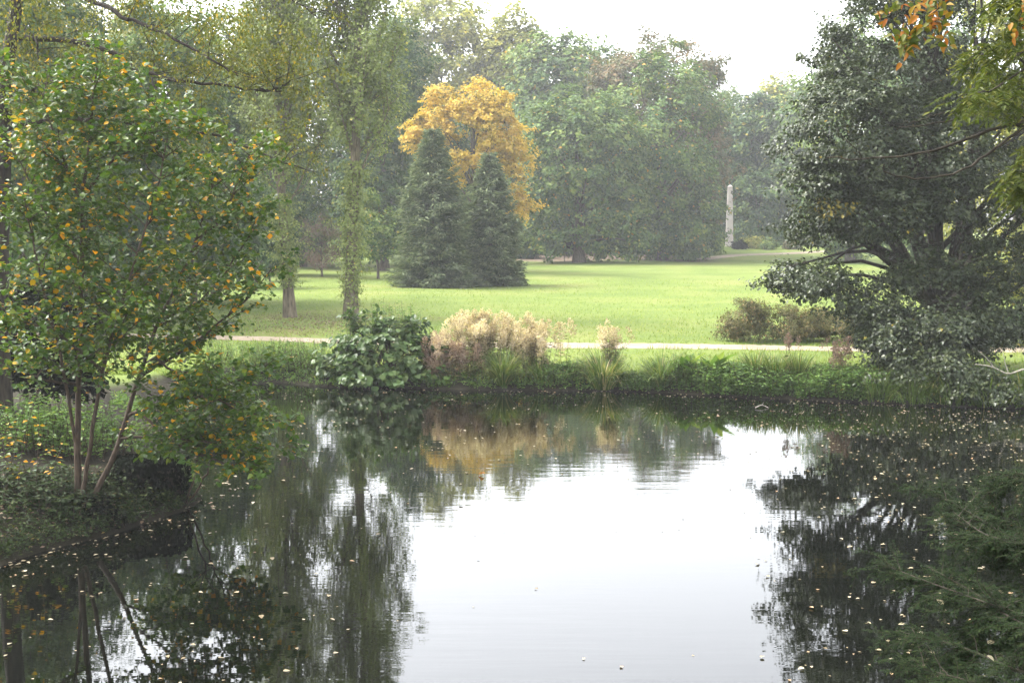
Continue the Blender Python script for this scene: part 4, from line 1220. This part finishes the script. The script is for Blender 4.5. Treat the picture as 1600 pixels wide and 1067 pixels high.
dead_branch('bank_log', 'thin crooked stick lying along the left waterline', [[(110, 845, 19.8), (150, 818, 20.4), (190, 805, 20.7), (235, 797, 21.0)], [(150, 818, 20.4), (165, 826, 20.2)]], .022)

# ------------------------------------------------------------------ obelisk
def obelisk():
    Y = 165.0
    base = on_ground(1140, Y)
    H = W(1140, 289, Y)[2] - base[2]
    t = thing('obelisk', 'slender pale stone obelisk with small pyramid tip at the wood edge', 'obelisk', base)
    m, nt, out = nodemat('obelisk_stone')
    tc_ = nt.nodes.new('ShaderNodeTexCoord'); n_ = nt.nodes.new('ShaderNodeTexNoise'); n_.inputs['Scale'].default_value = 1.3; n_.inputs['Detail'].default_value = 6
    nt.links.new(tc_.outputs['Object'], n_.inputs['Vector'])
    r_ = ramp(nt, [(.3, G(.42, .36, .33)), (.6, G(.50, .45, .42)), (.8, G(.58, .54, .51))]); nt.links.new(n_.outputs[0], r_.inputs[0])
    p_ = nt.nodes.new('ShaderNodeBsdfPrincipled'); p_.inputs['Roughness'].default_value = .9
    nt.links.new(r_.outputs[0], p_.inputs['Base Color']); nt.links.new(p_.outputs[0], out.inputs['Surface'])
    def frustum(z0, z1, w0, w1, name):
        V = [(base[0] + sx * w, base[1] + sy * w, base[2] + z) for z, w in ((z0, w0), (z1, w1)) for sx, sy in ((-1, -1), (1, -1), (1, 1), (-1, 1))]
        f = np.array([[0, 3, 2, 1], [4, 5, 6, 7], [0, 1, 5, 4], [1, 2, 6, 5], [2, 3, 7, 6], [3, 0, 4, 7]])
        o = mesh_obj(name, V, [f], m, t); return o
    wb, wt = .47, .27
    n = 5
    zs = np.array([.0, .15, .34, .53, .74, .955]) * H
    for i in range(n):
        a, b_ = zs[i], zs[i + 1]
        wa, wc = wb + (wt - wb) * a / (H * .955), wb + (wt - wb) * b_ / (H * .955)
        frustum(a - (.3 if i == 0 else -.025), b_, wa, wc, 'shaft_block')
        if i: frustum(a - .02, a + .045, wa - .035, wa - .035, 'joint')
    frustum(H * .955 + .03, H * .972, wt + .03, wt + .03, 'collar')
    frustum(H * .9721, H, wt + .01, .03, 'cap')
obelisk()

# ------------------------------------------------------------------ bench and table under the chestnut
def boxgeo(c, s):
    c, s = np.array(c), np.array(s) / 2
    V = [c + s * np.array(k) for k in ((-1, -1, -1), (1, -1, -1), (1, 1, -1), (-1, 1, -1), (-1, -1, 1), (1, -1, 1), (1, 1, 1), (-1, 1, 1))]
    return np.array(V), np.array([[0, 3, 2, 1], [4, 5, 6, 7], [0, 1, 5, 4], [1, 2, 6, 5], [2, 3, 7, 6], [3, 0, 4, 7]])
def boxpart(name, c, s, mat, parent):
    v, f = boxgeo(c, s)
    return mesh_obj(name, v, [f], mat, parent)
b0 = on_ground(889, 132)
bt = thing('park_bench', 'small weathered grey bench at the dark edge under the sweeping chestnut', 'bench', b0)
for k in range(3): boxpart('back_slat', b0 + [0, .25, .58 + k * .13], (1.1, .05, .11), M['deadwood'], bt)
for k in range(3): boxpart('seat_slat', b0 + [0, -.16 + k * .15, .44], (1.1, .12, .05), M['deadwood'], bt)
for sx in (-.45, .45):
    boxpart('leg', b0 + [sx, -.16, .2], (.08, .08, .42), M['deadwood'], bt)
    boxpart('rear_leg', b0 + [sx, .3, .45], (.08, .05, .9), M['deadwood'], bt)
b1 = on_ground(902, 131.5)
mt_ = thing('low_table', 'low pale-topped table beside the grey bench', 'table', b1)
boxpart('table_top', b1 + [0, 0, .56], (.62, .5, .05), M['lf_plume'], mt_)
for sx in (-.25, .25): boxpart('leg', b1 + [sx, 0, .27], (.07, .4, .53), M['deadwood'], mt_)

# ------------------------------------------------------------------ yew boughs at the lower right, tree rooted on the near bank
def yew():
    rng = np.random.default_rng(303)
    bx, by = 4.6, 6.2
    base = np.array([bx, by, gz(bx, by)])
    t = thing('yew_shrub', 'dark yew with drooping needle boughs at the lower right corner', 'shrub', base)
    T = Tubes(); T.add(smooth_path([base - [0, 0, .2], base + [.05, .1, .9], base + [.1, .3, 1.7]], 8), np.linspace(.10, .05, 8), 8); T.build('trunk', M['bark_dark'], t)
    root = base + [.1, .3, 1.3]
    ends = [[(1700, 860, 7.2), (1600, 850, 7.6), (1530, 810, 7.9), (1455, 765, 8.2)], [(1700, 880, 7.0), (1600, 850, 7.3), (1540, 835, 7.5), (1490, 800, 7.8)],
            [(1720, 980, 6.6), (1600, 960, 6.9), (1480, 920, 7.2), (1375, 880, 7.6)], [(1720, 1000, 6.5), (1600, 975, 6.8), (1520, 925, 7.2), (1450, 885, 7.6)],
            [(1720, 1080, 6.4), (1600, 1050, 6.6), (1500, 1010, 6.9), (1400, 985, 7.2)], [(1720, 1120, 6.2), (1600, 1090, 6.4), (1500, 1060, 6.6), (1420, 1040, 6.8)],
            [(1720, 930, 7.2), (1640, 915, 7.4), (1590, 880, 7.6), (1560, 860, 7.8)], [(1720, 1010, 6.9), (1640, 985, 7.1), (1570, 960, 7.3), (1540, 975, 7.4)],
            [(1720, 790, 7.6), (1650, 770, 7.9), (1600, 740, 8.2), (1560, 760, 8.3)], [(1720, 1140, 6.0), (1620, 1120, 6.2), (1540, 1085, 6.4), (1470, 1085, 6.5)],
            [(1720, 1060, 6.6), (1620, 1030, 6.9), (1540, 1010, 7.1), (1500, 1040, 7.2)], [(1720, 880, 7.6), (1640, 840, 7.9), (1580, 830, 8.1), (1550, 800, 8.2)]]
    brs = []
    cfg = dict(levels=2, wob=[.10, .12], trop=[-.05, -.08], n=[5], t0=[.2], ang=[.8], ratio=[.55], flat=.6)
    for pl in ends:
        c = [root] + [W(*q) for q in pl]
        pts = smooth_path(c, 26)
        T = Tubes(); T.add(pts, np.linspace(.014, .003, 26), 5); T.build('bough', M['bark_dark'], t)
        brs.append((pts[12:], None, 1))
        for k in range(42):
            i = 8 + int(17 * (k + rng.random()) / 42)
            d = unit(pts[min(i + 1, 25)] - pts[i - 1]); side = unit(np.cross(d, [0, 0, 1.0])) * (1 if k % 2 else -1)
            grow(rng, pts[i], d * .6 + side * .65 + rng.normal(size=3) * .2, .16 + .17 * rng.random(), .004, 0, cfg, brs, 6)
    B = Tubes()
    for pts, rd, lv in brs:
        if rd is not None: B.add(pts[::2], rd[::2], 3)
    B.build('twigs', M['bark_dark'], t)
    P, D, N = [], [], []
    for pts, rd, lv in brs:
        seg = np.linalg.norm(np.diff(pts, axis=0), axis=1); L = seg.sum(); cum = np.concatenate([[0], np.cumsum(seg)])
        m_ = int(L / .0052)
        u = L * (np.arange(m_) + .5) / m_
        q = np.stack([np.interp(u, cum, pts[:, c]) for c in range(3)], axis=1)
        d = unit(np.stack([np.interp(u, cum, np.gradient(pts[:, c])) for c in range(3)], axis=1))
        s = unit(np.cross(d, [0, 0, 1.0]) + rng.normal(size=(m_, 3)) * .15) * np.where(np.arange(m_) % 2, 1, -1)[:, None]
        P.append(q); D.append(s + d * .65 + rng.normal(size=(m_, 3)) * .15); N.append(np.array([0, 0, 1.0]) + rng.normal(size=(m_, 3)) * .3)
    P, D, N = map(np.concatenate, (P, D, N)); n = len(P)
    add_leaves('needles', t, P, D, N, .024 + .014 * rng.random(n), tints(rng, n, 0, 1), M['lf_yew'], LEAF4, .22)
    print('yew needles', n)
    # a few fallen leaves caught in the boughs
    for k in range(9):
        pts = brs[rng.integers(0, len(brs))][0]
        q = pts[-1] + np.array([0, 0, .02])
        add_leaves('caught_leaf', t, q[None], rdir(rng, 1), np.array([[0, -.4, 1.]]), np.array([.05]), np.array([.5 + .5 * rng.random()]), M['lf_float'], LEAF8, .7, kind=None)
yew()

# ------------------------------------------------------------------ overhanging tree, upper right: trunk on the near right bank
def overhang():
    rng = np.random.default_rng(404)
    bx, by = 7.2, 8.3
    base = np.array([bx, by, gz(bx, by)])
    t = thing('overhanging_tree', 'near tree whose bright green feathery boughs hang in at the upper right', 'tree', base)
    T = Tubes(); tp = smooth_path([base - [0, 0, .3], base + [.05, .2, 2.2], base + [-.1, .5, 4.6], base + [0, .6, 7.5]], 14)
    T.add(tp, np.linspace(.19, .10, 14), 9); T.build('trunk', M['bark_dark'], t)
    def bough(pl, r, start=None):
        c = ([tp[start]] if start is not None else []) + [W(*q) for q in pl]
        pts = smooth_path(c, 24); pts[1:-1] += rng.normal(size=(22, 3)) * .006
        T = Tubes(); T.add(pts, r * np.linspace(1, .25, 24), 6); T.build('bough', M['bark_dark'], t); return pts
    # bare boughs
    b1 = bough([(1640, 190, 10.2), (1600, 195, 10.2), (1565, 197, 10.2), (1500, 222, 10.2), (1420, 243, 10.2), (1350, 248, 10.2), (1292, 247, 10.2)], .022, 8)
    b2 = bough([(1600, 198, 10.2), (1560, 228, 10.1), (1500, 268, 10), (1430, 279, 10), (1385, 270, 10), (1382, 255, 10)], .013)
    b3 = bough([(1640, 165, 10.4), (1600, 170, 10.4), (1540, 172, 10.4), (1470, 192, 10.4), (1400, 200, 10.4)], .016, 8)
    b4 = bough([(1480, 176, 10.4), (1430, 190, 10.3), (1385, 196, 10.3)], .006)
    b5 = bough([(1350, 248, 10.2), (1320, 216, 10.2), (1304, 200, 10.2)], .005)
    # leafy boughs with feathered leaves
    leafy = [bough([(1660, 20, 9.8), (1600, 40, 9.8), (1550, 70, 9.8), (1510, 95, 9.8)], .016, 10), bough([(1660, 90, 9.8), (1600, 110, 9.6), (1550, 140, 9.5), (1500, 150, 9.4)], .014, 9),
             bough([(1660, 40, 10.4), (1590, 70, 10.3), (1530, 130, 10.2)], .012, 10), bough([(1680, 230, 9.6), (1620, 250, 9.5), (1585, 275, 9.4)], .010, 8),
             bough([(1680, 290, 9.6), (1630, 280, 9.5), (1600, 300, 9.4)], .009, 8), bough([(1660, -30, 9.6), (1600, -10, 9.6), (1540, 10, 9.6)], .012, 11), bough([(1660, 130, 10.2), (1600, 150, 10.1), (1540, 165, 10)], .010, 9)]
    P, D, N = [], [], []
    Tr = Tubes()
    for pts in leafy:
        for k in range(36):
            i = 9 + int(14 * (k + rng.random()) / 36)
            d = unit(pts[min(i + 1, 23)] - pts[i - 1])
            side = unit(np.cross(d, [0, 0, 1.])) * (1 if k % 2 else -1)
            ax = unit(d * .5 + side * .7 + rng.normal(size=3) * .3 + np.array([0, 0, -.25]))
            L = .16 + .08 * rng.random(); nl = 7
            s0 = pts[i] + rng.normal(size=3) * .03
            rp_ = np.array([s0 + ax * L * u + np.array([0, 0, -.10 * L * u * u * 3]) for u in np.linspace(0, 1, 5)])
            Tr.add(rp_, np.full(5, .0016), 3)
            sd_ = unit(np.cross(ax, [0, 0, 1.]))
            for j in range(nl):
                u = .2 + .8 * j / (nl - 1)
                q = s0 + ax * L * u + np.array([0, 0, -.3 * L * u * u])
                for s in ((-1, 1) if j < nl - 1 else (0,)):
                    P.append(q); D.append(sd_ * s + ax * (.45 if s else 1) + np.array([0, 0, -.25]) + rng.normal(size=3) * .12); N.append(np.array([0, 0, 1.]) + rng.normal(size=3) * .25)
    P, D, N = np.array(P), np.array(D), np.array(N); n = len(P)
    Sz = .05 + .02 * rng.random(n); tt = tints(rng, n, 0, 1)
    o = rng.permutation(n); o = o[np.argsort(P[o, 1] > 9.75, kind='stable')]
    inframe = np.abs(P[:, 0] / P[:, 1]) < .405
    o = np.concatenate([o[inframe[o]], o[~inframe[o]]])
    f, r = o[:300], o[300:]
    add_leaves('leaflets', t, P[r], D[r], N[r], Sz[r], tt[r], M['lf_robinia'], LEAF6, .42)
    leaf_parts(t, 'leaflet', P[f], D[f], N[f], Sz[f], tt[f], M['lf_robinia'], LEAF8, .42, 8)
    Tr.build('leaf_stalks', M['lf_robinia'], t)
    # autumn-coloured lobed leaves at the top
    al = [bough([(1560, -80, 9.4), (1500, -30, 9.4), (1450, 5, 9.4), (1405, 20, 9.4), (1372, 32, 9.4)], .010, 12), bough([(1540, -60, 9.2), (1480, -5, 9.2), (1455, 35, 9.2), (1478, 68, 9.2)], .008),
          bough([(1450, 5, 9.4), (1425, 45, 9.3), (1412, 78, 9.3)], .006), bough([(1660, -10, 9.2), (1610, 10, 9.2), (1585, 35, 9.2)], .008)]
    P, D, N = [], [], []
    for pts in al:
        for k in range(72):
            i = 8 + int(16 * rng.random()); i = min(i, 23)
            q = pts[i] + rng.normal(size=3) * .05
            P.append(q); D.append(rng.normal(size=3) + np.array([0, 0, -.5])); N.append(np.array([0, -.5, .8]) + rng.normal(size=3) * .5)
    P, D, N = np.array(P), np.array(D), np.array(N); n = len(P)
    tt = np.where(rng.random(n) < .45, .6 + .4 * rng.random(n), .5 * rng.random(n))
    leaf_parts(t, 'autumn_leaf', P, D, N, .055 + .035 * rng.random(n), tt, M['lf_oak'], LEAF8, .5, 10)
overhang()

# ------------------------------------------------------------------ grass on the far bank and meadow edge
def grass():
    rng = np.random.default_rng(505)
    n = 80000
    y = 37 + (rng.random(n) ** 2.2) * 60
    x = (rng.random(n) - .5) * y * .9 + 1.5
    pc = smooth_path([(a, b_, 0) for a, b_ in pathpts], 200)
    py_ = np.interp(x, pc[:, 0], pc[:, 1])
    d = pond_dist(x, y)
    clump = np.sin(x * 3.1 + np.sin(y * 2.3)) * np.sin(y * 2.7 + x) > -.5
    ok = (d > .25) & (np.abs(y - py_) > .8) & clump
    x, y = x[ok], y[ok]; n = len(x)
    z = terrain(x, y)
    near = np.exp(-((np.abs(y - np.interp(x, pc[:, 0], pc[:, 1])) - .9) / .35) ** 2)
    S = (.07 + .10 * rng.random(n)) * (1 + .5 * near)
    P = np.stack([x, y, z - .01], axis=1)
    D = rng.normal(size=(n, 3)) * .45 + np.array([0, 0, 1.])
    N = rdir(rng, n) + np.array([0, -.6, 0])
    D = unit(D); N = unit(N - D * np.sum(N * D, axis=1, keepdims=True)); B = np.cross(D, N)
    w = .009 + .008 * rng.random(n)
    V = np.stack([P - B * w[:, None], P + B * w[:, None], P + D * S[:, None]], axis=1).reshape(-1, 3)
    o = mesh_obj('meadow_grass', V, [np.arange(3 * n).reshape(-1, 3)], M['lf_grass'], rnd=np.repeat(tints(rng, n, 0, .9, .1), 3))
    tag(o, 'short green grass along the footpath and bank', 'grass', kind='stuff')
grass()
def litter_leaves():
    rng = np.random.default_rng(506)
    # below the poplars and along the left bank
    n = 2600
    c = np.array([on_ground(546, 58)[:2], on_ground(451, 59.5)[:2], on_ground(500, 55)[:2], on_ground(470, 52)[:2]])
    xy = c[rng.integers(0, 4, n)] + rng.normal(size=(n, 2)) * [1.5, 1.8]
    m_ = 420
    xy2 = np.stack([-7.6 + rng.normal(size=m_) * .9, 20.3 + rng.normal(size=m_) * 1.2], axis=1)
    xy = np.vstack([xy, xy2])
    z = terrain(xy[:, 0], xy[:, 1]); k = z > .02
    P = np.column_stack([xy, z + .03])[k]; n = len(P)
    D = rng.normal(size=(n, 3)) * [1, 1, .2]; N = np.array([0, 0, 1.]) + rng.normal(size=(n, 3)) * .3
    o = add_leaves('fallen_leaves', None, P, D, N, .06 + .05 * rng.random(n), rng.random(n), M['lf_litter'], LEAF4, .75)
    tag(o, 'brown fallen leaves under the poplars and on the left bank', 'leaves', kind='stuff')
litter_leaves()

# ------------------------------------------------------------------ leaves floating on the pond
def floating():
    rng = np.random.default_rng(606)
    n = 30000
    y = 12.5 + 25 * rng.random(n); x = (rng.random(n) - .5) * 1.0 * y
    d = pond_dist(x, y)
    far = sstep(21, 33, y) * .50
    right = sstep(3.2, 6.5, x * 20 / y + (y < 20) * .2) * (.20 + .45 * sstep(15, 33, y))
    left = sstep(-1.8, -4, x * 20 / y) * .05
    edge = np.exp(-np.clip(-d, 0, 9) / .35) * 1.2
    cl = .35 + .65 * (.5 + .5 * np.sin(x * 1.3 + 1.7 * np.sin(y * .7)) * np.sin(y * 1.1 + x * .4))
    pr = np.clip(far * .25 + right * .55 + left + edge + .010, 0, 1) * cl
    ok = (d < -.04) & (rng.random(n) < pr)
    x, y = x[ok], y[ok]; n = len(x)
    S = .035 + .06 * rng.random(n) ** 1.5
    tt = np.clip(rng.beta(3, 2.2, n) * .85, 0, 1); a = rng.random(n) < .09; tt[a] = .9 + .1 * rng.random(a.sum())
    P = np.column_stack([x, y, np.full(n, .006)])
    az = rng.random(n) * 6.283
    D = np.stack([np.cos(az), np.sin(az), .05 + 0 * az], axis=1)
    N = np.array([0, 0, 1.]) + rng.normal(size=(n, 3)) * .10
    order = np.argsort(-S / y)
    f, r = order[:300], order[300:]
    o = add_leaves('floating_leaves', None, P[r], D[r], N[r], S[r], tt[r], M['lf_float'], LEAF4, .7)
    tag(o, 'small pale fallen leaves scattered over the pond', 'leaves', kind='stuff')
    bins = np.array_split(f[np.argsort(tt[f])], 10)
    flo = LEAF8[0] * np.array([.75, 1, .7])
    for b_ in bins:
        first = None
        for i in b_:
            if first is None:
                o = mesh_obj('floating_leaf', flo, LEAF8[1], M['lf_float'], rnd=np.full(len(flo), float(tt[b_].mean())), smooth=True); first = o
            else:
                o = first.copy(); COL.objects.link(o)
            o.location = (P[i][0], P[i][1], .016 * S[i] / .1 + .004); o.rotation_euler = (rng.normal() * .08, rng.normal() * .08, az[i]); o.scale = (S[i],) * 3
            tag(o, 'single pale fallen leaf floating on the pond', 'leaf', 'leaves floating on the pond')
    o = mesh_obj('orange_leaf', LEAF8[0] * np.array([.9, 1, 2.2]), LEAF8[1], M['lf_oak'], rnd=np.full(15, .8), smooth=True)
    q = W(757, 742, 10); dd = ray(757, 743); k = -CAMH / dd[2]
    o.location = (dd[0] * k, dd[1] * k, .045); o.scale = (.13,) * 3; o.rotation_euler = (0, .2, 1.2)
    tag(o, 'large curled orange leaf floating alone in mid pond', 'leaf')
    print('floating', n)
floating()

# ------------------------------------------------------------------ haze
m, nt, out = nodemat('autumn_haze')
pv = nt.nodes.new('ShaderNodeVolumePrincipled')
pv.inputs['Color'].default_value = (.93, .95, .97, 1)
pv.inputs['Density'].default_value = HAZE_DENSITY
pv.inputs['Anisotropy'].default_value = .2
nt.links.new(pv.outputs[0], out.inputs['Volume'])
x0, x1, y0, y1, z0, z1 = -330, 330, -130, 340, -2.4, 46
hv = [(x0, y0, z0), (x1, y0, z0), (x1, y1, z0), (x0, y1, z0), (x0, y0, z1), (x1, y0, z1), (x1, y1, z1), (x0, y1, z1)]
hz = mesh_obj('haze', hv, [np.array([[0, 3, 2, 1], [4, 5, 6, 7], [0, 1, 5, 4], [1, 2, 6, 5], [2, 3, 7, 6], [3, 0, 4, 7]])], m)
tag(hz, 'pale autumn haze lying over the park', kind='stuff')
